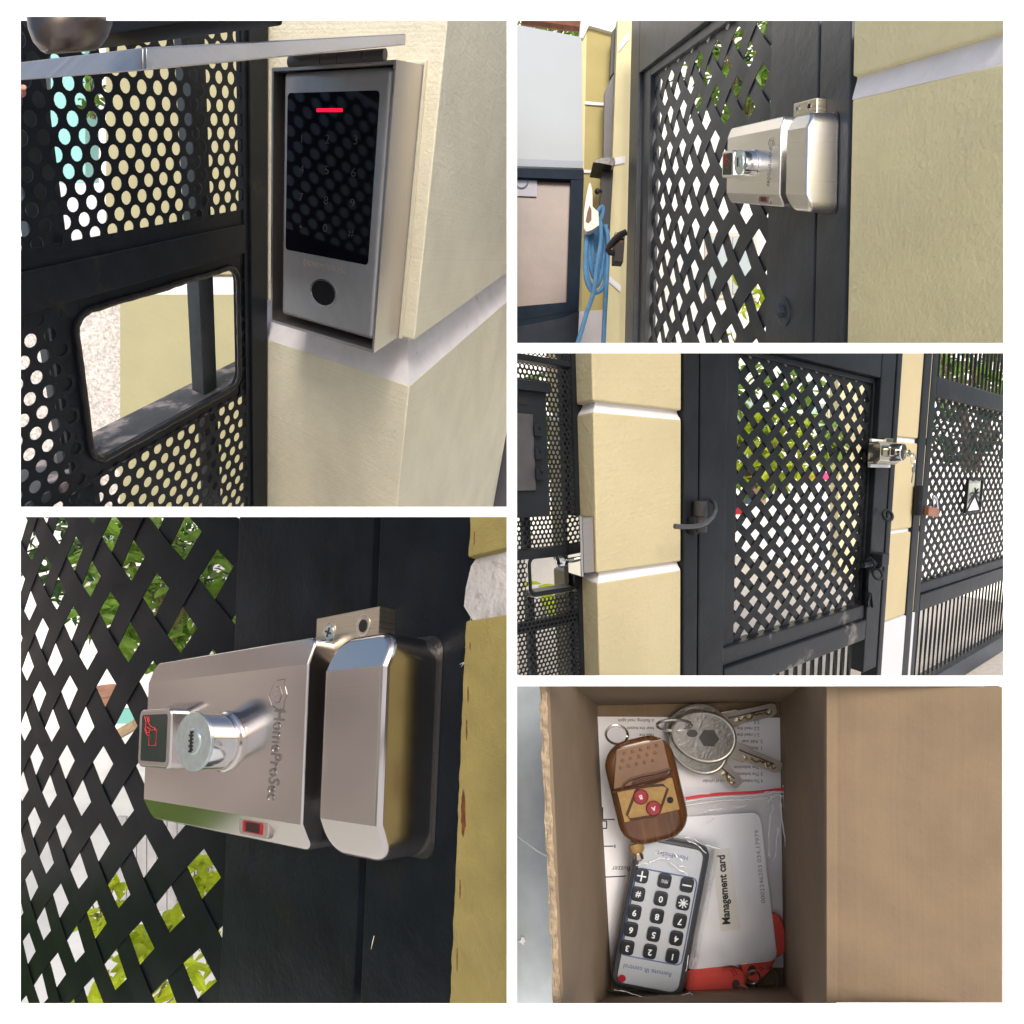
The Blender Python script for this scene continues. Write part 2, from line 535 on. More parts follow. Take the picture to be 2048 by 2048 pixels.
# ================================================================== first scene: keypad on the pillar beside the perforated gate
def scene1():
    A = 4.8
    vg, vk, vv = vdir(c1(2700, 460)), vdir(c1(-1560, 430)), vdir(c1(1000, 6700))
    G = Fr(P(c1(1000, 1000), A), vg, -vv, -vk)
    dK = G.at(*G.uv(c1(1000, 1265))) - CAM
    K = Fr(P(c1(1000, 1265), dK.y + .02), -vk, -vv, -vg)
    u = lambda x, y, z=0.0: G.uv(c1(x, y), z)
    k = lambda x, y, z=0.0: K.uv(c1(x, y), z)
    z1 = lambda x, y: (x * .2795, y * .2795)       # px of the zoomed picture (0..540)
    z3 = lambda x, y: (x * .2795, 500 + y * .2795)
    # ---------------- gate
    t = thing('perforated_gate', 'black perforated metal gate with a rounded hatch opening beside the keypad pillar', 'gate', G.at(0, -2.2, 0))
    ytop, ybot = u(1000, 40)[1] + .1, u(1000, 1960)[1] - .15
    xp = u(918, 900)[0]
    xl = u(40, 1960)[0] - .1
    MB(G).box(u(938, 900)[0], 0.0, ybot, ytop, -.10, .035, .006).build('post', M_black, t)
    MB(G).box(xp, u(937, 900)[0], ybot, ytop, -.06, .012, .004).build('post_trim', M_black, t)
    yr1 = (u(78, 1030)[1] + u(925, 842)[1]) / 2
    yr0 = (u(78, 1168)[1] + u(915, 968)[1]) / 2
    MB(G).box(xl, xp - .002, yr0, yr1, -.05, .03, .012).build('rail', M_black, t)
    yb1 = (u(78, 955)[1] + u(905, 812)[1]) / 2
    # window
    wl, wr = (u(298, 1195)[0] + u(348, 1745)[0]) / 2, u(897, 1230)[0]
    wt, wb = (u(310, 1180)[1] + u(880, 1018)[1]) / 2, (u(365, 1752)[1] + u(890, 1445)[1]) / 2
    rr = .10
    p = (Vector(G.uv(z1(897, 612))) - Vector(G.uv(z1(770, 606)))).length
    yA, yB = G.uv(z1(835, 597))[1], G.uv(z1(893, 1621))[1]
    rs = (yA - yB) / 9.0
    d = .61 * p
    ph = G.uv(z1(770, 606))
    pA = p
    def keep(x, y):
        return 1 if y > yb1 else 0
    perforated(G, (xl, xp + .01, yb1, ytop), keep, pA, rs, ph, d, .008, M_black, t)
    ph2 = G.uv(z3(1042, 1475))
    pa = Vector(ph2); pb = Vector(G.uv(z3(1296, 1314)))
    p2 = (pb.x - pa.x) / 3
    rs2 = p2 * .866
    def keep2(x, y):
        if y > yr0 - .02: return 0
        if wl - .06 < x < wr + .06 and wb - .06 < y < wt + .04: return 0
        if x > wl - .5 * 0 and y > wt: return 0
        return 1
    yl1 = (u(78, 1200)[1] + u(270, 1165)[1]) / 2
    perforated(G, (xl, xp + .01, ybot, min(yl1, yr0)), keep2, p2, rs2, ph2, .64 * p2, .008, M_black, t)
    # blank sheet strips above and below the rail and round the hatch
    mb = MB(G)
    mb.box(xl, xp, yr1 - .01, yb1 + rs * .30, -.012, -.003)
    mb.box(xl, xp, yl1 - .05, yr0 + .01, -.012, -.003)
    mb.build('blank_strip', M_black, t)
    ring_o = rrect(wl - .16, xp + .005, wb - .10, wt + .06, .05, 4)
    ring_i = rrect(wl, wr, wb, wt, rr, 4)
    n = len(ring_i)
    mb = MB(G)
    vs = [(x, y, z) for z in (-.05, -.010) for L_ in (ring_o, ring_i) for x, y in L_]
    fs = []
    for i in range(n):
        j = (i + 1) % n
        fs += [(i, j, n + j, n + i), (2 * n + i, 2 * n + j, 3 * n + j, 3 * n + i), (n + i, n + j, 3 * n + j, 3 * n + i), (i, j, 2 * n + j, 2 * n + i)]
    mb.add(vs, fs); mb.build('hatch_backing', M_black, t)
    pts = []
    rnd = random.Random(3)
    for i, (x, y) in enumerate(rrect(wl - .012, wr + .012, wb - .012, wt + .012, rr + .01, 8)):
        pts.append((x, y, .004))
    full = []
    for i in range(len(pts)):
        a, b = Vector(pts[i]), Vector(pts[(i + 1) % len(pts)])
        m = max(1, int((b - a).length / .06))
        for q in range(m):
            v = a.lerp(b, q / m)
            full.append(v + Vector((rnd.uniform(-.003, .003), rnd.uniform(-.003, .003), 0)))
    MB(G).tube(full, [.021 + rnd.uniform(-.002, .003) for _ in full], 8, True).build('hatch_seal', M_blackrub, t, sharp=0)
    # bars behind the mesh
    zb = -.16
    xa, xb = u(758, 1250, zb)[0], u(812, 1250, zb)[0]
    zd = G.solve_z(xa, u(758, 1250, zb)[1], c1(706, 1250))
    M_bar = mat('bar_paint', (.035, .042, .048), .45, var=(7, .3), bump=(60, .2, .004), stain=(5, .68, (.13, .10, .09)))
    ysl = wb - .03
    mb = MB(G).box(xa, xb, ysl, ytop, max(zd, zb - .3), zb, .008); mb.build('upright_bar', M_bar, t)
    xc = u(150, 700, zb)[0]
    MB(G).box(xc - .10, xc + .12, ybot, ytop, zb - .12, zb, .008).build('upright_bar', M_bar, t)
    zs = G.solve_z(u(600, 1605)[0], ysl, c1(493, 1547))
    M_sill = mat('dusty_sill', (.07, .075, .085), .55, var=(4, .35), bump=(40, .3, .006), stain=(4, .52, (.30, .26, .26)))
    MB(G).box(xl, u(1000, 1400)[0], ysl - .10, ysl, zs, -.012, .006).build('hatch_sill', M_sill, t)
    MB(G).box(xa, xb, ybot, ysl - .102, zb - .12, zb, .006).build('upright_bar', M_bar, t)
    # ---------------- letter box under the lid (dark, seen from below)
    qa = P(c1(1070, 98), 2.0)
    Mq = Fr(qa, vk, -vv, -vg)
    lb = MB(Mq).box(0, 1.45, 0, .6, 0, .25, .012).build('letter_box', mat('letter_box_black', (.006, .006, .007), .5, spec=.15))
    tag(lb, 'black metal letter box seen from below above the open keypad lid', 'letter box')
    # ---------------- pillar
    M_cr = mat('cream_stucco', (.77, .735, .585), .75, var=(2.2, .07), bump=[(60, .45, .01), (14, .35, .02)], streak=(K.ey, 55, .03, .45, 0), stain=[(1.1, .58, (.69, .65, .50), .2), (26, .71, (.50, .46, .36), .05)])
    pl = thing('cream_pillar', 'cream stucco pillar with a white groove carrying the open keypad box', 'pillar', K.at(.5, -1.6, -.5))
    xcn, yl = k(1545, 1455)
    yu = k(1566, 1286)[1]
    yB_ = k(1510, 1960)[1] - 4.5; yT = k(1690, 30)[1] + .2
    ql = Fr(K.at(xcn, k(1510, 1800)[1], 0), K.ex, K.ey, K.ez)
    zL = K.solve_z(xcn, k(1520, 1760)[1], c1(1890, 1720), -6, 0)
    RS = Fr(K.at(xcn, 0, 0), -K.ez, K.ey, K.ex)
    zL = -RS.uv(c1(1886, 1775))[0]
    MB(K).box(-.25, xcn, yB_, yl, zL, 0, .014, 3).build('lower_block', M_cr, pl)
    MB(K).box(-.25, xcn, yu, yT, zL, 0, .014, 3).build('upper_block', M_cr, pl)
    ins = .13
    mb = MB(K)
    lo = [(-.25, yl - .004, -.004), (xcn - .004, yl - .004, -.004), (xcn - .004, yl - .004, zL + .01), (-.25, yl - .004, zL + .01)]
    def lp(i, y): return [(-.25, y, -i), (xcn - i, y, -i), (xcn - i, y, zL + .01), (-.25, y, zL + .01)]
    mb.loft([lp(.004, yl - .004), lp(.03, yl + .035), lp(.085, yl + (yu - yl) * .4), lp(ins, yl + (yu - yl) * .8), lp(ins, yu + .01)])
    mb.build('groove', M_groove, pl, sharp=0)
    # slate post beyond the pillar, lower right corner
    sp = MB(K).box(xcn - .3, xcn + .3, yB_, yu + .2, zL - .5, zL - .15, .01).build('slate_post', mat('slate_paint', (.10, .10, .13), .5))
    tag(sp, 'dark slate post edge just behind the cream pillar at lower right', 'post')
    # ---------------- keypad housing
    yy = k(1510, 1262)
    zd = K.solve_z(yy[0], yy[1], c1(1415, 1335), 0, .8)
    fx = lambda x, y: k(x, y, zd)
    x0 = (fx(1025, 255)[0] + fx(1020, 1215)[0]) / 2; x1 = (fx(1490, 225)[0] + fx(1415, 1335)[0]) / 2
    y1 = (fx(1025, 255)[1] + fx(1490, 225)[1]) / 2; y0 = (fx(1020, 1215)[1] + fx(1415, 1335)[1]) / 2
    M_st = mat('brushed_steel', (.56, .53, .53), .36, 1.0, streak=(K.ez, 60, .05, .03, .06))
    M_stf = mat('satin_nickel_face', (.43, .44, .46), .42, .75, var=(12, .05), bump=(140, .10, .002))
    h = thing('keypad_housing', 'brushed steel rain housing with its lid raised on the cream pillar', 'housing', K.at((x0 + x1) / 2, y0, 0))
    tk = .02
    mb = MB(K)
    mb.box(x0, x0 + tk, y0, y1, .003, zd, .004); mb.box(x1 - tk, x1, y0, y1, .003, zd, .004)
    mb.box(x0 + tk, x1 - tk, y0, y0 + tk, .003, zd - .002, .003); mb.box(x0 + tk, x1 - tk, y1 - tk, y1, .003, zd - .002, .003)
    mb.build('shell', M_st, h)
    MB(K).box(x0 + tk, x1 - tk, y0 + tk, y1 - tk, .004, .03).build('back_plate', M_dark, h)  # shade inside the housing put into a near-black plate colour
    M_sil = mat('clear_sealant', (.62, .60, .50), .3, bump=(30, .5, .01))
    MB(K).tube([(x1 + .006, y0 - .01, .006), (x1 + .006, (y0 + y1) / 2, .006), (x1 + .006, y1 + .006, .006), (x0, y1 + .006, .006)], .022, 8).build('sealant_bead', M_sil, h, sharp=0)
    # hinge
    M_hin = mat('dark_hinge_steel', (.11, .105, .105), .4, .8)
    ha, hb = k(1088, 236, zd), k(1452, 203, zd)
    yh = (ha[1] + hb[1]) / 2
    L_ = hb[0] - ha[0]
    cuts = [0, .37, .55, .8, 1.0]
    hk = None
    for i in range(4):
        a, b = ha[0] + L_ * cuts[i] + .003, ha[0] + L_ * cuts[i + 1] - .003
        hk = MB(K).tube([(a, yh, zd - .01), (b, yh, zd - .01)], .030, 12).build('hinge_knuckle', M_hin, h)
    # lid: shallow steel pan swung up towards the viewer
    Df = (K.at(x1, y1 + .06, zd) - CAM).y
    far_t, far_b = P(c1(1531, 127), Df), P(c1(1531, 170), Df)
    Dn = Df * 43.0 / 88.0
    nt_, nb_ = P(c1(552, 178), Dn), P(c1(548, 268), Dn)
    ex = (nt_ - far_t); Ln = ex.length; ex.normalize()
    ey = (far_t - far_b); H_ = ey.length; ey.normalize()
    ez = vk
    LF = Fr(far_b, ex, ey, ez)
    wdt = .95
    lid = MB(LF).box(0, Ln, 0, .02, 0.0, .02, .004)      # lower edge of the long rim
    mb = MB(LF)
    mb.box(0, Ln, 0, H_, 0, .02, .006, 3)                 # long side rim
    mb.box(Ln - .02, Ln, 0, H_, .0205, wdt, .006, 3)      # front rim
    mb.box(0, Ln - .021, H_ - .015, H_, .0205, wdt - .001)   # lid plate
    mb.box(0, Ln - .021, 0, H_ - .016, wdt - .02, wdt, .004)
    M_lid = mat('brushed_lid_steel', (.60, .585, .585), .40, .92, streak=(ey, 60, .05, .04, .06))
    lid = mb.build('lid', M_lid, h)
    kp = LF.uv(c1(262, 178))
    cx, cz = Ln - .14, .62
    # ball knob on top of the lid
    KP = Fr(LF.at(0, H_ + .001, 0), LF.ex, LF.ez, LF.ey)
    kq = KP.uv(c1(270, 196))
    KF = KP.sub(kq[0], kq[1], 0, 0, 1.0, 1.0)
    MB(KF).lathe(0, 0, [(.07, 0), (.085, .008), (.105, .03), (.118, .06), (.124, .10), (.122, .15), (.10, .20), (.06, .22)], 24).build('lid_knob', mat('knob_steel', (.13, .11, .105), .36, 1.0), lid)
    # ---------------- keypad inside
    zf = zd - .028
    ff = lambda x, y: k(x, y, zf)
    a0 = (ff(1068, 275)[0] + ff(1060, 1190)[0]) / 2; a1 = (ff(1475, 250)[0] + ff(1412, 1285)[0]) / 2
    b1 = (ff(1068, 275)[1] + ff(1475, 250)[1]) / 2; b0 = (ff(1060, 1190)[1] + ff(1410, 1287)[1]) / 2
    kt = thing('keypad', 'silver keypad with dark touch screen and red light inside the open housing', 'keypad', K.at((a0 + a1) / 2, b0, .05))
    MB(K).pad(a0, a1, b0, b1, .03, .035, zf, .04, 4, 5).build('body', M_stf, kt)
    s0 = (ff(1084, 352)[0] + ff(1080, 940)[0]) / 2; s1 = (ff(1432, 340)[0] + ff(1390, 1000)[0]) / 2
    t1 = (ff(1084, 352)[1] + ff(1432, 340)[1]) / 2; t0 = (ff(1080, 942)[1] + ff(1390, 1000)[1]) / 2
    M_scr = mat('black_touch_glass', (.003, .003, .006), .07, spec=.13)
    MB(K).prism(rrect(s0, s1, t0, t1, .025, 4), zf - .01, zf + .0025).build('screen', M_scr, kt)
    M_dig = mat('grey_key_print', (.060, .060, .058), .6)
    keys = {'1': (1140, 525), '2': (1237, 527), '3': (1343, 530), '4': (1140, 640), '5': (1235, 643), '6': (1335, 652), '7': (1137, 745),
            '8': (1231, 757), '9': (1331, 768), '*': (1136, 850), '0': (1228, 862), '#': (1325, 880)}
    hh = (ff(1231, 740)[1] - ff(1231, 773)[1])
    for ch, (x, y) in keys.items():
        X, Y = ff(x, y)
        if ch == '*': Y -= hh * .35
        MB(K).text(ch, X, Y, hh, zf + .003, zf + .0045, sx=1.45, bold=-.0012).build('key_mark', M_dig, kt, sharp=0)
    l0, l1 = ff(1195, 416), ff(1295, 416)
    MB(K).prism(rrect(l0[0], l1[0], l0[1] - .0095, l0[1] + .0095, .009, 4), zf + .003, zf + .005).build('status_light', mat('red_light', (.8, .0, .03), .4, emit=((1.0, .0, .03), 1.0)), kt)
    bc = ff(1220, 1105); rx = ff(1266, 1105)[0] - bc[0]
    M_ringm = mat('button_ring', (.55, .56, .58), .25, 1.0)
    n = 32
    mb = MB(K).lathe(bc[0], bc[1], [(rx * 1.12, zf - .002), (rx * 1.12, zf + .004), (rx * 1.0, zf + .004), (rx * .97, zf - .001)], n, True, True, sq=.62)
    mb.build('bell_ring', M_ringm, kt)
    MB(K).lathe(bc[0], bc[1], [(rx * .97, zf - .002), (rx * .97, zf + .004), (rx * .90, zf + .006)], n, sq=.62).build('bell_button', mat('black_button', (.006, .006, .008), .5, spec=.15), kt)
    tl, tr = ff(1143, 988), ff(1305, 1022)
    MB(K).text('HomeProSec', (tl[0] + tr[0]) / 2, (tl[1] + tr[1]) / 2, .055, zf + .0005, zf + .0018, sx=(tr[0] - tl[0]) / .42, bold=.002).build('lettering', mat('faint_print', (.33, .30, .28), .5, .3), kt, sharp=0)
    return G, K
use_panel(OPEN[0])
G1, K1 = scene1()
use_panel(None)
# ================================================================== the electric rim lock (second and fourth scene)
M_lockst = None
def lock_materials(axis, tint, gl=.30):
    return dict(mark=mat('engraved_mark_steel', tuple(c * .55 for c in tint), .22, 1.0), st=mat('satin_lock_steel', tint, gl, 1.0, streak=(axis, 330, .035, .004, .03)),
                ch=M_chrome, rim=mat('lock_rim_steel', tuple(min(1, c * 1.15) for c in tint), .16, 1.0),
                face=mat('cylinder_face', (.56, .66, .68), .32, .9, var=(30, .10)),
                glass=mat('reader_glass', (.004, .016, .013), .07, spec=.22), red=mat('red_glow_print', (.62, .02, .03), .45, emit=((.8, .02, .03), .03)),  # card symbol colour also glows faintly by emission
                led=mat('red_led_lens', (.018, .003, .006), .12, spec=.3), ledr=mat('red_led_rim', (.28, .006, .012), .2, spec=.3),
                clear=mat('clear_bezel', (.42, .36, .35), .12, .6), nickel=mat('nickel_bracket', (.60, .55, .44), .3, 1.0, streak=(axis, 120, .05, .02, .05)))

def chamfered(fr, x0, x1, y0, y1, zb, zf, ct, cb, dt, db, rad, ev, seg=8):
    """box with the front sloping away along its top and bottom, outer corners rounded"""
    prof = [(y0, zb), (y0, zf - db), (y0 + cb, zf), (y1 - ct, zf), (y1, zf - dt), (y1, zb)]
    n = len(prof)
    vs = [(x, y, z) for x in (x0, x1) for y, z in prof]
    fs = [tuple(range(n)), tuple(range(2 * n - 1, n - 1, -1))] + [(i, (i + 1) % n, n + (i + 1) % n, n + i) for i in range(n)]
    bm = bmesh.new()
    bv = [bm.verts.new(v) for v in vs]
    for f in fs: bm.faces.new([bv[i] for i in f])
    bmesh.ops.recalc_face_normals(bm, faces=bm.faces)
    def isz(e):
        a, b = e.verts[0].co, e.verts[1].co
        return abs(a.x - b.x) < 1e-6 and abs(a.y - b.y) < 1e-6
    def isx(e):
        a, b = e.verts[0].co, e.verts[1].co
        return abs(a.y - b.y) < 1e-6 and abs(a.z - b.z) < 1e-6
    bmesh.ops.bevel(bm, geom=[e for e in bm.edges if isz(e)], offset=rad, segments=seg, affect='EDGES', profile=.5, clamp_overlap=True)
    es = [e for e in bm.edges if len(e.link_faces) == 2 and e.calc_face_angle(0) > R(28) and (e.verts[0].co.z > zb + .004 or e.verts[1].co.z > zb + .004)]
    bmesh.ops.bevel(bm, geom=es, offset=ev, segments=6, affect='EDGES', profile=.5, clamp_overlap=True)
    mb = MB(fr); mb.from_bm(bm)
    return mb

def shield(mb, cx, cy, wx, wy, z, r):
    """outline of a small shield emblem with a figure inside, lying on its side, as thin raised tubes"""
    def T(x, y):
        return (cx + wx * y, cy - wy * x, z)
    o = [(-.5, .42), (-.25, .45), (0, .6), (.25, .45), (.5, .42), (.48, 0), (.36, -.32), (0, -.6), (-.36, -.32), (-.48, 0)]
    mb.tube([T(*q) for q in o], r, 5, True)
    i = [(-.26, -.1), (-.26, .12), (0, .3), (.26, .12), (.26, -.1)]
    mb.tube([T(*q) for q in i], r * .9, 5)
    for a in (-.18, 0, .18):
        mb.ball(T(a, -.16 - .08 * (a == 0)), r * 1.4, 6, 4)
    return mb

def make_lock(fr, cv, q, M, labels, cat_loc):
    """q holds the measured picture corners; everything ends up as sizes in the gate's own frame"""
    zf, zs = q['zf'], q['zs']
    f = lambda pt, z: fr.uv(cv(*pt), z)
    def rect(c, z):
        a, b, c_, d = [f(p_, z) for p_ in c]       # TL TR BR BL
        return (a[0] + d[0]) / 2, (b[0] + c_[0]) / 2, (c_[1] + d[1]) / 2, (a[1] + b[1]) / 2
    xa, xb, y0, y1 = rect(q['body'], zf)
    sgn = 1 if xb > xa else -1
    W, H = abs(xb - xa), y1 - y0
    t = thing('rim_lock', labels[0], 'lock', fr.at((xa + xb) / 2, y0, 0))
    chamfered(fr, xa, xb, y0, y1, .002, zf, .135 * H, .13 * H, .046 * H, .060 * H, .060 * H, .015 * H).build('case', M['st'], t, sharp=13)
    X = lambda u_: xa + (xb - xa) * u_
    Y = lambda v_: y1 - H * v_
    # reader
    zr = q['zr']
    r0, r1, ry0, ry1 = rect(q['reader'], zr)
    r0, r1 = sorted((r0, r1))
    rw, rh = r1 - r0, ry1 - ry0
    rd = MB(fr).pad(r0, r1, ry0, ry1, .13 * rh, zf - .01, zr, .05 * rh, 5, 4).build('card_reader', M['st'], t, sharp=30)
    MB(fr).prism(rrect(r0 + .09 * rw, r1 - .11 * rw, ry0 + .11 * rh, ry1 - .10 * rh, .06 * rh, 5), zr - .01, zr + .003 * rh).build('reader_glass', M['glass'], rd)
    mb = MB(fr)
    tr = .007 * rh; zz = zr + .004 * rh + tr * .3
    fx = lambda a: (r0 + rw * a) if sgn > 0 else (r1 - rw * a)
    C = lambda a, b: (fx(a), ry1 - rh * b, zz)
    mb.tube([C(.38, .36), C(.60, .36), C(.60, .62), C(.38, .62)], tr, 5, True)
    for l in ([(.20, .12), (.26, .22), (.24, .32), (.30, .40), (.38, .40)], [(.27, .12), (.34, .24), (.42, .30), (.55, .33), (.56, .36)], [(.34, .13), (.36, .22)], [(.26, .30), (.40, .34)], [(.22, .34), (.30, .44), (.38, .46)]):
        mb.tube([C(*z_) for z_ in l], tr, 5)
    mb.build('card_symbol', M['red'], rd, sharp=0)
    # cylinder
    bx, by = f(q['cyl_base'], zf)
    zc = fr.solve_z(bx, by, cv(*q['cyl_face']), 0, 1.2)
    rad = abs(f((q['cyl_face'][0], q['cyl_face'][1] + q['cyl_r']), zc)[1] - f(q['cyl_face'], zc)[1])
    el = q.get('cyl_ax', 1.0)
    def lt(mb_, prof, n=36):
        for r_, z_ in prof: pass
        return mb_.loft([[(bx + el * r_ * math.cos(2 * math.pi * i / n), by + r_ * math.sin(2 * math.pi * i / n), z_) for i in range(n)] for r_, z_ in prof])
    cl = lt(MB(fr), [(rad * .95, zf - .005), (rad * .95, zc - .02)]).build('key_cylinder', M['ch'], t, sharp=30)
    lt(MB(fr), [(rad * 1.06, zf - .004), (rad * 1.06, zf + .08 * rad), (rad * 1.0, zf + .14 * rad), (rad * 1.0, zf + .22 * rad)]).build('cylinder_collar', M['rim'], cl, sharp=30)
    lt(MB(fr), [(rad * .97, zc - .12 * rad), (rad, zc - .10 * rad), (rad, zc - .02 * rad), (rad * .985, zc)]).build('cylinder_face', M['face'], cl, sharp=30)
    lt(MB(fr), [(rad * .46, zc - .01), (rad * .46, zc + .01 * rad), (rad * .42, zc + .05 * rad)], 28).build('key_plug', M['face'], cl, sharp=30)
    mb = MB(fr)
    kz = zc + .052 * rad
    pts = []
    for i in range(12):
        v = -.33 + .66 * i / 11.0
        mb.box(bx + el * rad * (-.06 - (.06 if i % 2 else -.01)), bx + el * rad * (.06 + (.07 if i % 3 == 0 else 0)), by + rad * (v - .036), by + rad * (v + .030), kz - .002, kz + .002)
    mb.build('keyhole', M_dark, cl, sharp=0)
    # led
    lx, ly = f(q['led'], zf - .02 * H)
    zl = zf - .050 * H * max(0, min(1, (y0 + .13 * H - ly) / (.13 * H)))
    lw = abs(f((q['led'][0] + q['led_w'] / 3.0, q['led'][1]), zf)[0] - lx); lh = .046 * H
    ld_ = MB(fr).pad(lx - lw * 1.5, lx + lw * 1.5, ly - lh, ly + lh, lh * .6, zl - .02 * H, zl + .012 * H, .008 * H, 4, 3).build('status_lens', M['clear'], t)
    MB(fr).pad(lx - lw * 1.05, lx + lw * 1.05, ly - lh * .66, ly + lh * .66, lh * .3, zl - .02 * H, zl + .0145 * H, .003 * H, 4, 2).build('lens_rim', M['ledr'], ld_)
    MB(fr).pad(lx - lw * .72, lx + lw * .72, ly - lh * .55, ly + lh * .55, lh * .2, zl - .02 * H, zl + .0160 * H, .003 * H, 4, 2).build('lens_core', M['led'], ld_)
    # raised lettering and emblem, reading downwards
    a, b = f(q['txt'][0], zf), f(q['txt'][1], zf)
    ang = math.atan2(b[1] - a[1], b[0] - a[0])
    lng = math.hypot(b[0] - a[0], b[1] - a[1])
    mf = Fr(fr.O, fr.ex * sgn, fr.ey, fr.ez)
    a, b = (a[0] * sgn, a[1]), (b[0] * sgn, b[1])
    ang = math.atan2(b[1] - a[1], b[0] - a[0])
    mb = MB(mf)
    mx_, my_ = (q['txt'][0][0] + q['txt'][1][0]) / 2, (q['txt'][0][1] + q['txt'][1][1]) / 2
    hcap = abs(f((mx_ + q['txt_w'] / 2, my_), zf)[0] - f((mx_ - q['txt_w'] / 2, my_), zf)[0])
    mb.text('HomeProSec', (a[0] + b[0]) / 2, (a[1] + b[1]) / 2, hcap * 1.0, zf - .001, zf + .0034 * H, ang=ang, sx=lng / (hcap * 7.55), bold=hcap * .012)
    if sgn < 0:
        mx_ = (a[0] + b[0]) / 2
    mb.build('lettering', M['mark'], t, sharp=30)
    e = f(q['emblem'], zf)
    shield(MB(mf), e[0] * sgn, e[1], abs(f((q['emblem'][0] + q['emb_w'], q['emblem'][1]), zf)[0] - e[0]) / 1.2, q['emb_s'] * H, zf + .001, .0028 * H).build('emblem', M['mark'], t, sharp=0)
    # strike box on the fixed post
    zs = q['zs']
    sa, sb, sy0, sy1 = rect(q['strike'], zs)
    Hs = sy1 - sy0
    s = thing('strike_box', labels[1], 'strike box', fr.at((sa + sb) / 2, sy0, 0))
    chamfered(fr, sa, sb, sy0, sy1, .002, zs, .16 * Hs, .17 * Hs, .07 * Hs, .07 * Hs, .12 * Hs, .034 * Hs, 9).build('cover', M['st'], s, sharp=13)
    MB(fr).prism(rrect(min(sa, sb) - .02 * Hs, max(sa, sb) + .02 * Hs, sy0 - .012 * Hs, sy1 + .012 * Hs, .08 * Hs, 5), .001, .004 + .01 * Hs).build('gasket', M_blackrub, s)
    # bracket with two screw holes
    zk = q['zk']
    k0, k1, ky0, ky1 = rect(q['bracket'], zk)
    br = thing('lock_bracket', labels[2], 'bracket', fr.at((k0 + k1) / 2, ky0, 0))
    k0, k1 = sorted((k0, k1))
    MB(fr).box(k0, k1, ky0, ky1, .002, zk, .006).build('plate', M['nickel'], br)
    for i, pt in enumerate(q['screws']):
        cx, cy = f(pt, zk)
        r_ = q['screw_r'] * H
        MB(fr).lathe(cx, cy, [(r_, zk - .001), (r_, zk + .0016), (r_ * .93, zk + .002), (r_ * .7, zk - .0005)], 20).build('countersink', M['rim'], br, sharp=30)
        if i == 0:
            sc = MB(fr).lathe(cx, cy, [(r_ * .68, zk), (r_ * .68, zk + .004), (r_ * .5, zk + .006)], 16).build('screw', M['face'], br, sharp=30)
            mb = MB(fr)
            for a_ in (20, 110):
                c_, n_ = math.cos(R(a_)) * r_ * .45, math.sin(R(a_)) * r_ * .45
                mb.tube([(cx - c_, cy - n_, zk + .0065), (cx + c_, cy + n_, zk + .0065)], r_ * .10, 5)
            mb.build('cross_slot', M_ink, sc, sharp=0)
        else:
            MB(fr).lathe(cx, cy, [(r_ * .55, zk), (r_ * .55, zk + .003)], 16).build('screw_hole', M_dark, br)
    return t

def leaf(mb, base, tip, wdt, nrm, fold=.25):
    """one broad leaf: two rows of faces bent about the midrib"""
    b, t_ = Vector(base), Vector(tip)
    ax = t_ - b; L_ = ax.length; ax.normalize()
    n = Vector(nrm); sd = ax.cross(n).normalized(); n = sd.cross(ax).normalized()
    k = len(mb.v); m = 6
    for i in range(m + 1):
        s_ = i / m
        wv = wdt * math.sin(math.pi * min(1, s_ * .92 + .06)) ** .8
        c = b + ax * L_ * s_ - n * L_ * .22 * s_ * s_
        mb.v += [c - sd * wv / 2 + n * wv * fold, c, c + sd * wv / 2 + n * wv * fold]
    for i in range(m):
        a = k + i * 3
        mb.f += [(a, a + 1, a + 4, a + 3), (a + 1, a + 2, a + 5, a + 4)]
M_leaf = [mat('leaf_green', (.15, .27, .03), .45, var=(5, .4)), mat('leaf_dark_green', (.03, .085, .018), .4, var=(5, .4)), mat('leaf_lime', (.40, .50, .02), .45, var=(5, .3))]
M_stem = mat('plant_stem', (.16, .11, .06), .8)
M_leafT = []
for m_ in M_leaf:
    b_ = m_.node_tree.nodes['Principled BSDF']
    N_, L_ = m_.node_tree.nodes, m_.node_tree.links
    tr_ = N_.new('ShaderNodeBsdfTranslucent'); mx_ = N_.new('ShaderNodeMixShader'); mx_.inputs[0].default_value = .45
    src = b_.inputs['Base Color'].links[0].from_socket
    L_.new(src, tr_.inputs['Color']); L_.new(b_.outputs[0], mx_.inputs[1]); L_.new(tr_.outputs[0], mx_.inputs[2])
    L_.new(mx_.outputs[0], N_['Material Output'].inputs['Surface'])

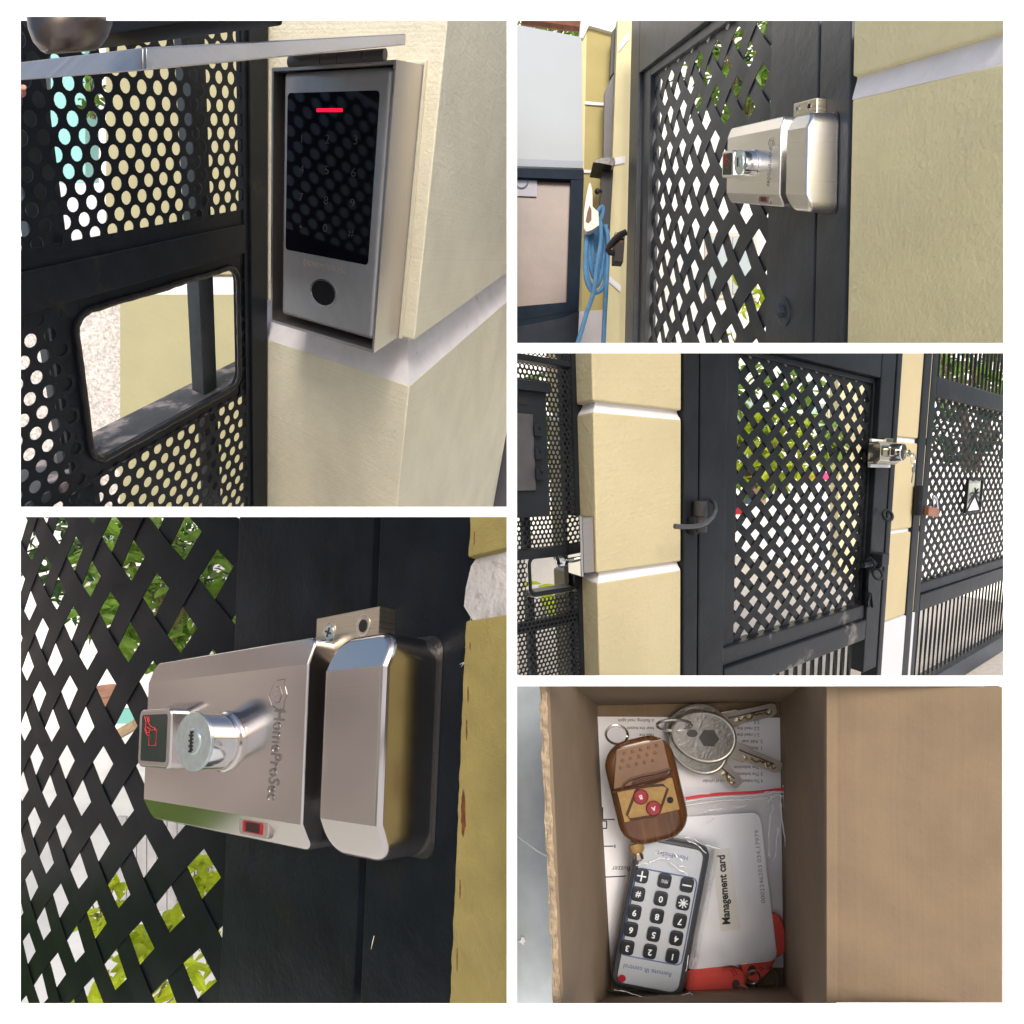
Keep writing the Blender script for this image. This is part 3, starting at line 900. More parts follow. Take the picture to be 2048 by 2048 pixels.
def bush(name, label, cat, centre, rx, rz, n, ll, mi, seed, group=None, dens=1.0, stems=5):
    rnd = random.Random(seed)
    base = Vector(centre) - Vector((0, 0, rz))
    t = thing(name, label, cat, base, group)
    mb = MB(WF); st = MB(WF)
    tips = []
    for i in range(stems):
        tp = Vector(centre) + Vector((rnd.uniform(-.6, .6) * rx, rnd.uniform(-.4, .4) * rx, rnd.uniform(.0, .8) * rz))
        st.tube([base + Vector((rnd.uniform(-.1, .1) * rx, 0, 0)), base.lerp(tp, .5) + Vector((rnd.uniform(-.1, .1) * rx, 0, 0)), tp], [.035 * rx + .006, .02 * rx + .005, .006], 6)
    for i in range(n):
        while True:
            v = Vector((rnd.uniform(-1, 1), rnd.uniform(-1, 1), rnd.uniform(-1, 1)))
            if v.length < 1: break
        v = v * (v.length ** -.3 if v.length > .05 else 1)
        cl = rnd.random()
        q = Vector(centre) + Vector((v.x * rx, v.y * rx * .7, v.z * rz))
        d = Vector((rnd.gauss(0, 1), rnd.gauss(0, .7) - .3, rnd.gauss(-.1, .6))).normalized()
        l_ = ll * rnd.uniform(.6, 1.25)
        leaf(mb, q, q + d * l_, l_ * rnd.uniform(.3, .5), (rnd.gauss(0, .5), rnd.gauss(-.6, .5), 1))
    st.build('stem', M_stem, t, sharp=0)
    mb.build('foliage', M_leaf[mi], t, sharp=0, recalc=False)
    return t

# ================================================================== fourth scene: the lock close up
def scene4():
    vg, vn = vdir(c4(-962, 835)), vdir(c4(3800, 900))
    G = Fr(P(c4(1400, 700), 2.7), vg, Vector((.042, 0, 1)).normalized(), -vn)
    u = lambda x, y, z=0.0: G.uv(c4(x, y), z)
    M_gp = mat('black_gate_gloss', (.0065, .0090, .0125), .33, spec=.07, var=(3, .35), bump=[(40, .22, .006), (7, .25, .02)], stain=[(2.2, .56, (.013, .012, .012), .2), (38, .72, (.14, .135, .125), .02)])
    M_sl = mat('black_slat_paint', (.0045, .0065, .0095), .36, spec=.045, var=(5, .2), bump=(60, .12, .004))
    t = thing('lattice_gate', 'black woven lattice gate behind the large close-up lock', 'gate', G.at(1.0, -2.0, 0))
    xs0, xs1 = u(1408, 60)[0], u(890, 300)[0]
    yt, yb = u(1400, -10)[1] + .1, u(1400, 1890)[1] - .15
    MB(G).box(xs0, xs1, yb - .8, yt + .8, -.10, 0, .012).build('stile', M_gp, t)
    # lattice
    zl = -.05
    cA, cB = G.uv((.2795 * 1545, 1024 + .2795 * 440), zl), G.uv((.2795 * 1115, 1024 + .2795 * 580), zl)
    cC = G.uv((.2795 * 1350, 1024 + .2795 * 175), zl); cD = G.uv((.2795 * 1300, 1024 + .2795 * 850), zl)
    px_, py_ = abs(cB[0] - cA[0]), abs(cC[1] - cD[1])
    far = u(30, 900, zl)[0] + .9
    lattice(G, (xs1 - .04, far, yb - 2.6, yt + 2.2), px_, py_, cA, .49, zl, .006, .005, M_sl, t, seg=5, bow=.0)
    # far corner of the frame just seen at top left
    a_, b_ = u(150, 22), u(78, 60)
    # fixed post
    pt = thing('gate_post', 'black steel gate post with rusty edge next to the yellow plaster', 'post', G.at(-.2, -2, 0))
    xp1 = u(1795, 60, .01)[0]; xp1b = u(1722, 1830, .01)[0]; xp1 = (xp1 + xp1b) / 2
    MB(G).box(u(1438, 60)[0], xp1 - .3, yb - .5, yt + .5, -.12, .01, .014).build('post', M_gp, pt)
    # plaster edge
    M_y = mat('ochre_stucco', (.255, .208, .066), .75, var=(9, .10), bump=[(110, .6, .006), (22, .4, .012)], stain=[(3.0, .60, (.27, .22, .085), .15), (34, .70, (.17, .13, .07), .04)])
    pl = thing('ochre_pillar', 'ochre stucco pillar edge with white groove end and rust stains', 'pillar', G.at(xp1, -2, 0))
    yg1, yg0 = u(1850, 150, .05)[1], u(1850, 395, .05)[1]
    rnd = random.Random(5)
    def edge(y0, y1, n, seed):
        r_ = random.Random(seed)
        ys = [y0 + (y1 - y0) * i / n for i in range(n + 1)]
        pts = [(xp1 + r_.uniform(-.003, .003), y) for y in ys]
        return pts + [(xp1 - 1.2, y1), (xp1 - 1.2, y0)]
    MB(G).prism(edge(yb, yg0, 60, 1), -.1, .05, .010, 2, 60).build('lower_face', M_y, pl)
    MB(G).prism(edge(yg1, yt, 12, 2), -.1, .05, .010, 2, 60).build('upper_face', M_y, pl)
    gx = u(1775, 260, .05)[0]
    mb = MB(G)
    L = []
    prof = [(yg0 - .02, .046), (yg0 + .005, .0455), (yg0 + .03, .044), (yg0 + (yg1 - yg0) * .25, .034), (yg0 + (yg1 - yg0) * .55, .022), (yg0 + (yg1 - yg0) * .9, .016), (yg1 + .02, .014)]
    endx = [-.05, -.03, -.008, .024, .030, .012, -.03]
    vs = []
    for (y, z), e in zip(prof, endx):
        vs += [(xp1 + e, y, z - .09), (xp1 + e, y, z), (xp1 + e * .5 - .05, y, z), (xp1 - 1.2, y, z), (xp1 - 1.2, y, z - .09)]
    fs = []
    for i in range(6):
        for j in range(4): fs.append((i * 5 + j, i * 5 + j + 1, i * 5 + 6 + j, i * 5 + 5 + j))
    mb.add(vs, fs)
    mb.build('groove', mat('stained_groove_paint', (.40, .385, .38), .5, var=(8, .16), bump=[(25, .6, .02), (9, .5, .04)], stain=(7, .52, (.22, .155, .11), .14)), pl, sharp=50)
    M_rust = mat('rust', (.13, .035, .008), .8, var=(30, .5), bump=(80, .6, .01))
    rb = random.Random(11)
    rm = MB(G)
    for y, h, w_ in ((822, 52, 6), (690, 46, 5), (1140, 120, 22), (1425, 50, 5), (1690, 60, 4), (505, 24, 4), (100, 36, 4)):
        x0_ = 1792 - (y - 20) * .041; h *= 1.5; w_ *= .62
        o = []
        for i in range(22):
            a_ = 2 * math.pi * i / 22
            px_q = x0_ + (math.cos(a_) * (w_ if math.cos(a_) > 0 else w_ * .6)) * rb.uniform(.6, 1.1)
            o.append(u(px_q, y + math.sin(a_) * h / 2 * rb.uniform(.8, 1.1), .052))
        rm.prism(o[::-1], .046, .0512)
    rm.build('rust_stain', M_rust, pl, sharp=0)
    # scratches of bare paint on the post
    sm = MB(G)
    for x, y, l_, a_ in ((1405, 1625, 60, 75), (1765, 540, 40, 35), (1760, 480, 60, 80), (1755, 565, 50, 40), (1745, 570, 30, 15), (1775, 410, 90, 88), (1735, 1250, 14, 10), (1780, 520, 40, 60)):
        p0 = u(x, y, .012); dl = l_ * .00055
        c_, n_ = math.cos(R(a_)) * dl, math.sin(R(a_)) * dl
        sm.tube([(p0[0] + c_, p0[1] - n_, .0108), (p0[0], p0[1], .0112), (p0[0] - c_, p0[1] + n_, .0108)], [.0006, .0022, .0012], 5)
    sm.build('scratch', mat('bare_primer', (.62, .60, .50), .6), pt, sharp=0)
    M = lock_materials(G.ex.cross(G.ez).normalized(), (.62, .58, .565), .20)
    # depths of the lock pieces from the picture
    xr, yr = u(1640, 900, .02)
    zs = G.solve_z(xr, yr, c4(1440, 903), 0, 1.0)
    q = dict(zf=0, zs=zs, zr=0, zk=.06)
    zf = zs * .80
    q['zf'] = zf
    q['body'] = [(563, 562), (1168, 468), (1128, 1287), (535, 1160)]
    q['cyl_base'] = (848, 868); q['cyl_face'] = (727, 857); q['cyl_r'] = 112; q['cyl_ax'] = 1.33
    bx, by = G.uv(c4(848, 868), zf)
    zc = G.solve_z(bx, by, c4(727, 857), 0, 1.4)
    q['zr'] = zf + (zc - zf) * .62
    q['reader'] = [(525, 745), (648, 738), (632, 970), (518, 962)]
    q['led'] = (962, 1190); q['txt'] = [(1055, 742), (1025, 1092)]; q['emblem'] = (1048, 690); q['emb_s'] = .145; q['emb_w'] = 72; q['txt_w'] = 40; q['led_w'] = 72
    q['strike'] = [(1226, 466), (1461, 436), (1418, 1345), (1190, 1292)]
    q['bracket'] = [(1190, 402), (1430, 355), (1425, 560), (1190, 600)]
    q['screws'] = [(1243, 455), (1370, 430)]; q['screw_r'] = .052
    q['zk'] = .10
    make_lock(G, c4, q, M, ('large satin steel rim lock with red card reader and key cylinder in close-up', 'large rounded steel strike box beside the close-up lock', 'nickel bracket with a cross screw above the close-up strike box'), None)
    return G
use_panel(OPEN[3])
G4 = scene4()

# ================================================================== second scene: lock on the lattice gate seen along the wall
def scene2():
    vg = vdir(c2(-50, 690))
    G = Fr(P(c2(1283, 700), 2.5), vg, Vector((.022, 0, 1)).normalized(), Vector((-1, 0, .04)).normalized())
    u = lambda x, y, z=0.0: G.uv(c2(x, y), z)
    M_gp = mat('grey_black_gate_paint', (.046, .055, .070), .38, spec=.3, var=(3, .3), bump=[(40, .2, .006), (7, .2, .02)], stain=[(1.6, .55, (.060, .050, .056), .2), (40, .72, (.18, .175, .17), .02)])
    M_sl = mat('grey_black_slat_paint', (.036, .044, .056), .42, spec=.3, var=(5, .2), bump=(60, .12, .004))
    t = thing('lattice_gate', 'dark grey woven lattice gate receding from the small lock to the padlock', 'gate', G.at(2.0, -2.0, 0))
    yt, yb = u(1283, 60)[1], u(1283, 1310)[1]
    yT, yB = u(420, -400)[1], u(420, 1500)[1]
    x0, x1 = u(1150, 500)[0], u(970, 500)[0]
    MB(G).box(x0, x1, yB, yT, -.12, 0, .012).build('stile', M_gp, t)
    zl = -.10
    f0, f1 = u(471, 600)[0], u(440, 600)[0]
    MB(G).box(f0, f1, yB, yT, -.16, 0, .012).build('stile', M_gp, t)
    yr = u(471, 281)[1]
    MB(G).box(x1 + .001, f0 - .001, yr, yr + 3.0, -.16, -.003, .012).build('top_rail', M_gp, t)
    MB(G).box(f0 - .35, f0 - .002, yB, yr - .002, -.16, -.05, .01).build('inner_trim', M_gp, t)
    yl = u(497, 316, zl)[1]
    MB(G).box(x1 + .002, f0 - .36, yl, yr - .002, -.16, -.05, .01).build('inner_trim', M_gp, t)
    k = .1863
    zz = lambda x, y: (1340 + k * x, 340 + k * y)
    cA, cA2 = G.uv(zz(955, 765), zl), G.uv(zz(940, 1355), zl)
    cC = G.uv(zz(685, 690), zl)
    px_, py_ = abs(cC[0] - cA[0]), abs(cA[1] - cA2[1])
    lattice(G, (x1 - .06, f0 + .02, yB, yr + .2), px_, py_, cA, .475, zl, .006, .005, M_sl, t, seg=4, bow=.0)
    # bolt head low on the stile
    b = u(1027, 1175)
    r_ = u(1027, 1120)[1] - b[1]
    bo = MB(G).lathe(b[0], b[1], [(r_, 0), (r_, .008), (r_ * .8, .012)], 24).build('washer', M_gp, t, sharp=30)
    MB(G).lathe(b[0], b[1], [(r_ * .5, .010), (r_ * .5, .035), (r_ * .4, .042)], 6).build('bolt_head', M_gp, t, sharp=20)
    # fixed post and pillar
    pt = thing('gate_post', 'grey steel gate post between the small lock and the beige wall', 'post', G.at(.1, -1, 0))
    MB(G).box(u(1158, 500)[0], u(1272, 700)[0], yB, yT, -.14, .004, .012).build('post', M_gp, pt)
    M_b = mat('beige_stucco', (.92, .84, .51), .75, var=(3, .06), bump=[(55, .45, .01), (14, .3, .02)], stain=[(1.3, .58, (.83, .745, .44), .2), (24, .72, (.62, .54, .33), .05)])
    pl = thing('beige_pillar', 'large beige stucco wall face with one white groove right of the small lock', 'pillar', G.at(-.6, -1, 0))
    xe = u(1283, 330, .02)[0]
    yg1 = (u(1290, 292, .03)[1] + u(1853, 118, .03)[1]) / 2; yg0 = (u(1290, 375, .03)[1] + u(1853, 235, .03)[1]) / 2
    xe2 = u(1273, 700, .03)[0] - .004
    MB(G).box(xe2, -2.2, yB, yg0, -.3, .03, .012).build('lower_face', M_b, pl)
    MB(G).box(xe2, -2.2, yg1, yT, -.3, .03, .012).build('upper_face', M_b, pl)
    mb = MB(G)
    hg = yg1 - yg0
    prof = [(yg0 - .003, .028), (yg0 + .12 * hg, .026), (yg0 + .5 * hg, .018), (yg0 + .85 * hg, .010), (yg1 + .003, .009)]
    vs = []
    for y, z in prof: vs += [(xe2, y, z - .1), (xe2, y, z), (-2.2, y, z), (-2.2, y, z - .1)]
    fs = []
    for i in range(4):
        for j in range(3): fs.append((i * 4 + j, i * 4 + j + 1, i * 4 + 5 + j, i * 4 + 4 + j))
    mb.add(vs, fs)
    mb.build('groove', mat('wall_groove_paint', (.84, .83, .88), .55, var=(6, .06), bump=(30, .3, .01), stain=(5, .66, (.35, .3, .28))), pl, sharp=50)
    M = lock_materials(G.ex.cross(G.ez).normalized(), (.78, .76, .73), .30)
    xr, yr_ = u(1230, 620, .01)
    zs = G.solve_z(xr, yr_, c2(1118, 618), 0, 1.0)
    zf = zs * .85
    q = dict(zf=zf, zs=zs, zk=.05)
    q['body'] = [(816, 484), (1017, 434), (1004, 790), (806, 756)]
    q['cyl_base'] = (918, 614); q['cyl_face'] = (854, 612); q['cyl_r'] = 48
    bx, by = G.uv(c2(918, 614), zf)
    zc = G.solve_z(bx, by, c2(854, 612), 0, 1.4)
    q['zr'] = zf + (zc - zf) * .62
    q['reader'] = [(794, 572), (836, 564), (832, 674), (790, 668)]
    q['led'] = (952, 752); q['txt'] = [(978, 560), (968, 706)]; q['emblem'] = (979, 540); q['emb_s'] = .13; q['emb_w'] = 22; q['txt_w'] = 14; q['led_w'] = 24
    q['strike'] = [(1036, 434), (1118, 420), (1106, 804), (1028, 790)]
    q['bracket'] = [(1062, 388), (1150, 370), (1148, 440), (1060, 450)]
    q['screws'] = [(1080, 410), (1122, 400)]; q['screw_r'] = .046
    make_lock(G, c2, q, M, ('small satin steel lock with cylinder and reader halfway up the receding gate', 'pale steel strike box next to the small lock on the grey post', 'pale bracket with two screw holes above the small strike box'), None)
    return G
use_panel(OPEN[1])
G2 = scene2()
use_panel(None)
# ================================================================== third scene: the whole entrance
KZ = .18634
zA = lambda x, y: (1024 + KZ * x, 700 + KZ * y)
zB = lambda x, y: (1024 + KZ * x, 1000 + KZ * y)
zC = lambda x, y: (1340 + KZ * x, 700 + KZ * y)
zD = lambda x, y: (1340 + KZ * x, 1000 + KZ * y)
zE = lambda x, y: (1660 + KZ * x, 700 + KZ * y)
zG = lambda x, y: (1660 + KZ * x, 1000 + KZ * y)

def twisted_bar(mb, x, y0, y1, z, h, pitch, n=10):
    """square bar twisted about its own axis"""
    m = max(4, int((y1 - y0) / pitch * n))
    L = []
    for i in range(m + 1):
        y = y0 + (y1 - y0) * i / m
        a = 2 * math.pi * (y - y0) / pitch / 4 * 1.0
        L.append([(x + h * math.cos(a + math.pi / 2 * k), y, z + h * math.sin(a + math.pi / 2 * k)) for k in range(4)])
    mb.loft(L)

def scene3():
    vg, vn, vv = vdir((2560, 953)), vdir((560, 950)), vdir((1347, 7480))
    G = Fr(P(c3(640, 600), 2.7), vg, -vv, -vn)
    U = G.uv
    M_g = mat('charcoal_gate_paint', (.0145, .017, .021), .40, spec=.17, var=(4, .3), bump=[(50, .2, .005), (8, .15, .015)], stain=[(2.5, .70, (.06, .058, .054)), (44, .72, (.13, .13, .125), .02)])
    M_s = mat('charcoal_slat_paint', (.0105, .012, .0145), .42, spec=.22, var=(6, .2))
    yT, yB = U(c3(640, -20))[1] + .05, U(c3(640, 1270))[1] - .1
    # ---------------- first pillar
    M_c = mat('yellow_cream_stucco', (.55, .485, .30), .8, stain=[(1.6, .60, (.50, .43, .255), .15), (30, .72, (.36, .30, .20), .05)], var=(2.5, .05), bump=[(60, .3, .008), (15, .3, .015)], streak=(G.ey, 60, .015, .3, 0))
    xa = (U(c3(306, 60))[0] + U(c3(326, 1200))[0]) / 2
    xb = U(c3(639, 600))[0]
    zp = G.solve_z(xa, U(c3(316, 500))[1], c3(258, 500), -2, 0)
    yu1, yu0 = (U(zA(890, 540))[1] + U(zA(1815, 655))[1]) / 2, (U(zA(890, 652))[1] + U(zA(1810, 752))[1]) / 2
    yl1, yl0 = (U(zB(912, 780))[1] + U(zB(1808, 668))[1]) / 2, (U(zB(930, 890))[1] + U(zB(1808, 745))[1]) / 2
    pl = thing('cream_pillar', 'wide cream pillar with two white grooves left of the middle gate', 'pillar', G.at((xa + xb) / 2, -1.5, 0))
    for nm, a, b in (('lower_block', yB - 1, yl0), ('middle_block', yl1, yu0), ('upper_block', yu1, yT + 1)):
        MB(G).box(xa, xb, a, b, zp - .3, 0, .010, 3).build(nm, M_c, pl)
    for a, b in ((yl0, yl1), (yu0, yu1)):
        h = b - a
        mb = MB(G)
        def lp(i, y): return [(xa + i, y, -i), (xb - .004, y, -i), (xb - .004, y, zp - .28), (xa + i, y, zp - .28)]
        mb.loft([lp(.003, a - .003), lp(.008, a + .15 * h), lp(.022, a + .5 * h), lp(.03, a + .85 * h), lp(.03, b + .003)])
        mb.build('groove', M_groove, pl, sharp=0)
    # ---------------- left perforated gate
    t = thing('perforated_gate', 'black perforated gate with letter box and hatch at the left of the entrance', 'gate', G.at(xa - .4, -1.5, zp))
    z0 = zp - .02
    V = lambda p, z=z0: G.uv(p, z)
    xr1 = V(zA(745, 900))[0] + .15; xr0 = (V(zA(635, 300))[0] + V(zB(700, 1100))[0]) / 2
    xl = V(c3(-10, 600))[0]
    MB(G).box(xr0, xr1, yB, yT, z0 - .06, z0 + .01, .005).build('post', M_g, t)
    MB(G).box(xl, xr0 - .002, V(zA(60, 205))[1] * .0 + (V(zA(70, 118))[1] + V(zA(630, 185))[1]) / 2, (V(zA(70, 45))[1] + V(zA(630, 120))[1]) / 2, z0 - .05, z0 + .012, .005).build('rail', M_g, t)
    ym1, ym0 = (V(zB(70, 545))[1] + V(zB(640, 482))[1]) / 2, (V(zB(70, 640))[1] + V(zB(640, 585))[1]) / 2
    MB(G).box(xl, xr1, ym0, ym1, z0 - .05, z0 + .012, .006).build('rail', M_g, t)
    wl, wr = V(zB(200, 800))[0], V(zB(680, 800))[0]
    wt, wb = ym0 - .004, (V(zB(230, 1000))[1] + V(zB(680, 925))[1]) / 2
    pz = V(zA(215, 250)), V(zA(258, 258))
    p = .0
    h1, h2 = V(zB(208, 200)), V(zB(515, 185))
    p = abs(h2[0] - h1[0]) / 7
    bx0, bx1 = V(c3(-20, 400))[0], V(zA(385, 900))[0]
    by1, by0 = (V(zA(60, 400))[1] + V(zA(380, 440))[1]) / 2, (V(zB(60, 180))[1] + V(zB(420, 160))[1]) / 2
    yr_t = (V(zA(70, 45))[1] + V(zA(630, 120))[1]) / 2; yr_b = (V(zA(70, 118))[1] + V(zA(630, 185))[1]) / 2
    def keep(x, y):
        if yr_b - .01 < y < yr_t + .0: return 0
        if ym0 < y < ym1 + .0: return 0
        if wl - .02 < x and wb - .02 < y < wt + .02: return 0
        if x < bx1 - .02 and by0 + .02 < y < by1 - .02: return 0
        return 1
    for ya_, yb_ in ((yr_t, yT), (ym1, yr_b - .005), (yB - .1, ym0)):
        perforated(G.sub(0, 0, z0), (xl, xr0 + .01, ya_, yb_), keep, p, p * .866, h1, .70 * p, .004, M_g, t, n=12)
    for x_ in (V(zA(545, 600), z0 - .08)[0],):
        MB(G).box(x_ - .012, x_ + .020, yB, ym0 - .001, z0 - .10, z0 - .06).build('upright_bar', M_g, t)
        MB(G).box(x_ - .012, x_ + .020, ym0, yT, z0 - .10, z0 - .06).build('upright_bar', M_g, t)
    x_ = V(zB(150, 350), z0 - .08)[0]
    MB(G).box(x_ - .02, x_ + .015, wt, by0, z0 - .10, z0 - .06).build('upright_bar', M_g, t)
    x_ = V(zB(200, 1300), z0 - .08)[0]
    MB(G).box(x_ - .02, x_ + .015, yB, wb - .03, z0 - .10, z0 - .06).build('upright_bar', M_g, t)
    yq = V(zB(400, 1310), z0 - .08)[1]
    MB(G).box(xl, xr0, yq - .022, yq + .022, z0 - .10, z0 - .061).build('cross_bar', M_g, t)
    pts = [(x, y, z0 + .003) for x, y in rrect(wl - .006, wr + .004, wb - .006, wt + .01, .03, 5)]
    MB(G).tube(pts, .009, 6, True).build('hatch_seal', M_g, t, sharp=0)
    MB(G).box(wl, wr, wb - .02, wb - .004, z0 - .09, z0 - .004).build('hatch_sill', mat('grey_sill', (.16, .16, .17), .5), t)
    # letter box
    zb = z0 + .10
    W_ = lambda p, z=None: G.uv(p, zb if z is None else z)
    b = thing('letter_box', 'black letter box with latched door on the left perforated gate', 'letter box', G.at((bx0 + bx1) / 2, by0, zb))
    cx1 = (W_(zA(365, 600))[0] + W_(zA(420, 1700))[0]) / 2
    cy1 = (W_(zA(60, 400))[1] + W_(zA(370, 470))[1]) / 2; cy0 = (W_(zB(60, 190))[1] + W_(zB(420, 180))[1]) / 2
    MB(G).box(bx0 - .05, cx1, cy0, cy1, z0 + .012, zb, .008).build('case', M_g, b)
    MB(G).box(bx0 - .05, cx1 + .012, cy1 - .006, cy1 + .03, z0 + .012, zb + .03, .006).build('hood', M_g, b)
    dx1 = (W_(zA(212, 800))[0] + W_(zA(250, 1480))[0]) / 2; dy1, dy0 = W_(zA(130, 685))[1], W_(zB(140, -100))[1]
    MB(G).box(bx0 - .05, dx1, dy0, dy1, zb, zb + .012, .004).build('door', mat('letter_box_door_paint', (.055, .053, .058), .4, var=(8, .3)), b)
    MB(G).box(dx1, dx1 + .012, dy0 - .005, dy1 + .005, zb + .0005, zb + .003).build('door_gap', M_dark, b)
    MB(G).box(bx0 - .05, W_(zA(165, 550))[0], W_(zA(100, 585))[1], W_(zA(100, 500))[1], zb + .0005, zb + .003).build('letter_slot', M_dark, b)
    for y_ in (860, 1110, 1330):
        cx, cy = W_(zA(225 + (y_ - 860) * .04, y_))
        lt = MB(G).box(cx - .004, cx + .034, cy - .022, cy + .022, zb + .012, zb + .022, .004).build('latch', M_g, b)
        MB(G).ball((cx + .022, cy + .008, zb + .024), .006, 8, 5).build('rivet', M_g, lt)
    # ---------------- housing on the pillar side
    zh0, zh1 = zp * .92, -.012
    Hh = lambda p, z: G.uv(p, z)
    hb = thing('keypad_housing', 'closed steel keypad housing on the left side of the wide cream pillar', 'housing', G.at(xa - .1, -.2, zp / 2))
    hx0 = (Hh(zB(768, 300), zh1)[0] + Hh(zB(760, 760), zh1)[0]) / 2
    hy1, hy0 = Hh(zB(830, 178), zh1)[1], Hh(zB(830, 782), zh1)[1]
    M_h = mat('brushed_housing_steel', (.44, .40, .37), .34, 1.0, streak=(G.ey, 80, .05, .05, .05))
    M_hl = mat('mirror_lid_steel', (.50, .50, .46), .07, 1.0)
    MB(G).box(hx0, xa - .002, hy0, hy1, zh0, zh1, .006).build('case', M_h, hb)
    MB(G).box(hx0 - .018, hx0 - .002, hy0 - .012, hy1 + .006, zh0 - .01, zh1 + .004, .004).build('lid', M_hl, hb)
    kx, ky = Hh(zB(735, 735), (zh0 + zh1) / 2)
    ky = hy0 + .05
    HK = Fr(G.at(hx0 - .018, ky, zh1 - .06), G.ey, G.ez, -G.ex)
    MB(HK).lathe(0, 0, [(.012, 0), (.010, .03), (.022, .045), (.028, .065), (.022, .085), (.008, .094)], 16).build('ball_knob', M_chrome, hb)
    HK = Fr(G.at(hx0 - .018, hy1 - .01, zh1 - .05), G.ey, G.ez, -G.ex)
    # ---------------- middle lattice gate
    t = thing('lattice_gate', 'charcoal woven lattice gate in the middle with bolt and hinge rod', 'gate', G.at(1.0, -1.5, 0))
    xf0 = U(c3(641, 600))[0]; xf1 = U(c3(697, 600))[0]; xg0 = U(c3(703, 600))[0]
    fp = thing('gate_post', 'black gate post with scuffed foot between wide cream pillar and gate', 'post', G.at(xf0, -1.5, 0))
    MB(G).box(xf0 + .002, xf1, yB, yT, -.12, .012, .01).build('post', M_g, fp)
    zl = -.05
    xs1 = (U(zC(620, 600))[0] + U(zD(565, 1000))[0]) / 2
    MB(G).box(xg0, xs1, yB, yT, -.10, .008, .01).build('stile', M_g, t)
    xl0 = (U(zC(690, 300), zl)[0] + U(zD(630, 1300), zl)[0]) / 2
    yt_f = U(zE(535, 300))[1]                                     # under edge of the top rail at its right corner
    xr_ = (U(zE(540, 310))[0] + U(zG(395, 1000))[0]) / 2; xr2 = (U(zE(712, 300))[0] + U(zG(505, 1200))[0]) / 2
    MB(G).box(xs1 + .001, xr_ - .001, yt_f, yT + .4, -.10, .006, .01).build('top_rail', M_g, t)
    MB(G).box(xr_, xr2, yB - .3, yT + .4, -.10, .008, .01).build('stile', M_g, t)
    MB(G).box(xs1 + .001, xl0 + .02, yB, yt_f - .001, -.09, -.03, .006).build('inner_trim', M_g, t)
    xlr = (U(zE(450, 400), zl)[0] + U(zG(330, 900), zl)[0]) / 2
    ylt = (U(zC(1200, 140), zl)[1] + U(zE(430, 375), zl)[1]) / 2
    MB(G).box(xlr - .02, xr_ - .001, yB, yt_f - .001, -.09, -.03, .006).build('inner_trim', M_g, t)
    MB(G).box(xl0 + .021, xlr - .021, ylt, yt_f - .001, -.09, -.03, .006).build('inner_trim', M_g, t)
    M_gd = mat('dusty_rail_paint', (.016, .018, .022), .42, spec=.25, var=(4, .3), bump=(50, .2, .005), stain=(3, .60, (.16, .15, .14)))
    yb1 = (U(zD(600, 1635))[1] + U(zG(350, 1105))[1]) / 2
    yb2 = (U(zD(600, 1830))[1] + U(zG(350, 1260))[1]) / 2
    yb3 = (U(c3(1000, 1248))[1] + U(zG(350, 1480))[1]) / 2
    MB(G).box(xs1 + .002, xr_ - .002, yb2 + .001, yb1, -.10, -.010, .012).build('bottom_rail', M_gd, t)
    MB(G).box(xs1 + .002, xr_ - .002, yb3, yb2, -.10, .012, .014).build('bottom_rail', M_gd, t)
    cA, cA2 = U(zC(757, 150), zl), U(zC(715, 1230), zl)
    cA3 = U(zD(672, 1305), zl)
    cC = U(zC(960, 200), zl)
    r1, r2 = U(zE(340, 455), zl), U(zE(215, 420), zl)
    px_ = abs(cC[0] - cA[0]); py_ = abs(cA2[1] - cA[1]) / 4
    n_ = round(abs(r1[0] - cA[0]) / px_)
    py_ = abs(cA3[1] - cA[1]) / 9.0 if abs(abs(cA3[1] - cA[1]) / 9.0 / py_ - 1) < .12 else py_
    px_ = abs(U(zE(340, 455), zl)[0] - cA[0]) / max(1, round(abs(U(zE(340, 455), zl)[0] - cA[0]) / px_ * 2) / 2)
    print('P3 lattice', px_, py_, n_, abs(cA3[1] - cA[1]) / py_)
    lattice(G, (xl0 - .05, xlr + .05, yb1 - .08, ylt + .08), px_, py_, cA, .465, zl, .004, .004, M_s, t, seg=4, bow=.0)
    mb = None
    tb0, tb1 = U(zD(1150, 1880), -.05)[0], xr_ - .03
    nb = 12
    x0_ = xs1 + .1
    x_ = xs1 + .09
    while x_ < xr_ - .03:
        mb = MB(G); twisted_bar(mb, x_, yB - .5, yb3 - .001, -.05, .016, .42, 8)
        mb.build('twisted_bar', M_s, t, sharp=0)
        x_ += .108
    # hinge barrel with bent rod
    hx, hy = U(c3(706, 640), .04)
    hy1_, hy0_ = U(c3(706, 588), .04)[1], U(c3(706, 704), .04)[1]
    HB = Fr(G.at(hx, hy0_, .045), G.ex, -G.ez, G.ey)
    hl = hy1_ - hy0_
    hg = thing('hinge_bolt', 'black hinge barrel with curved rod beside the wide cream pillar', 'hinge', G.at(hx, hy0_, .04))
    MB(HB).lathe(0, 0, [(.038, 0), (.038, hl * .46), (.034, hl * .48), (.034, hl * .5), (.038, hl * .52), (.038, hl)], 16).build('barrel', mat('rusty_black_paint', (.03, .03, .033), .5, stain=(14, .60, (.16, .07, .03))), hg)
    MB(G).box(hx - .06, hx - .02, hy0_ - .01, hy0_ + hl * .5, .013, .06, .006).build('bracket', M_g, hg)
    rod = [(752, 584), (765, 600), (768, 622), (757, 648), (738, 668), (712, 680), (680, 686), (645, 686), (614, 684)]
    zr = [.02, .06, .10, .13, .15, .16, .16, .16, .16]
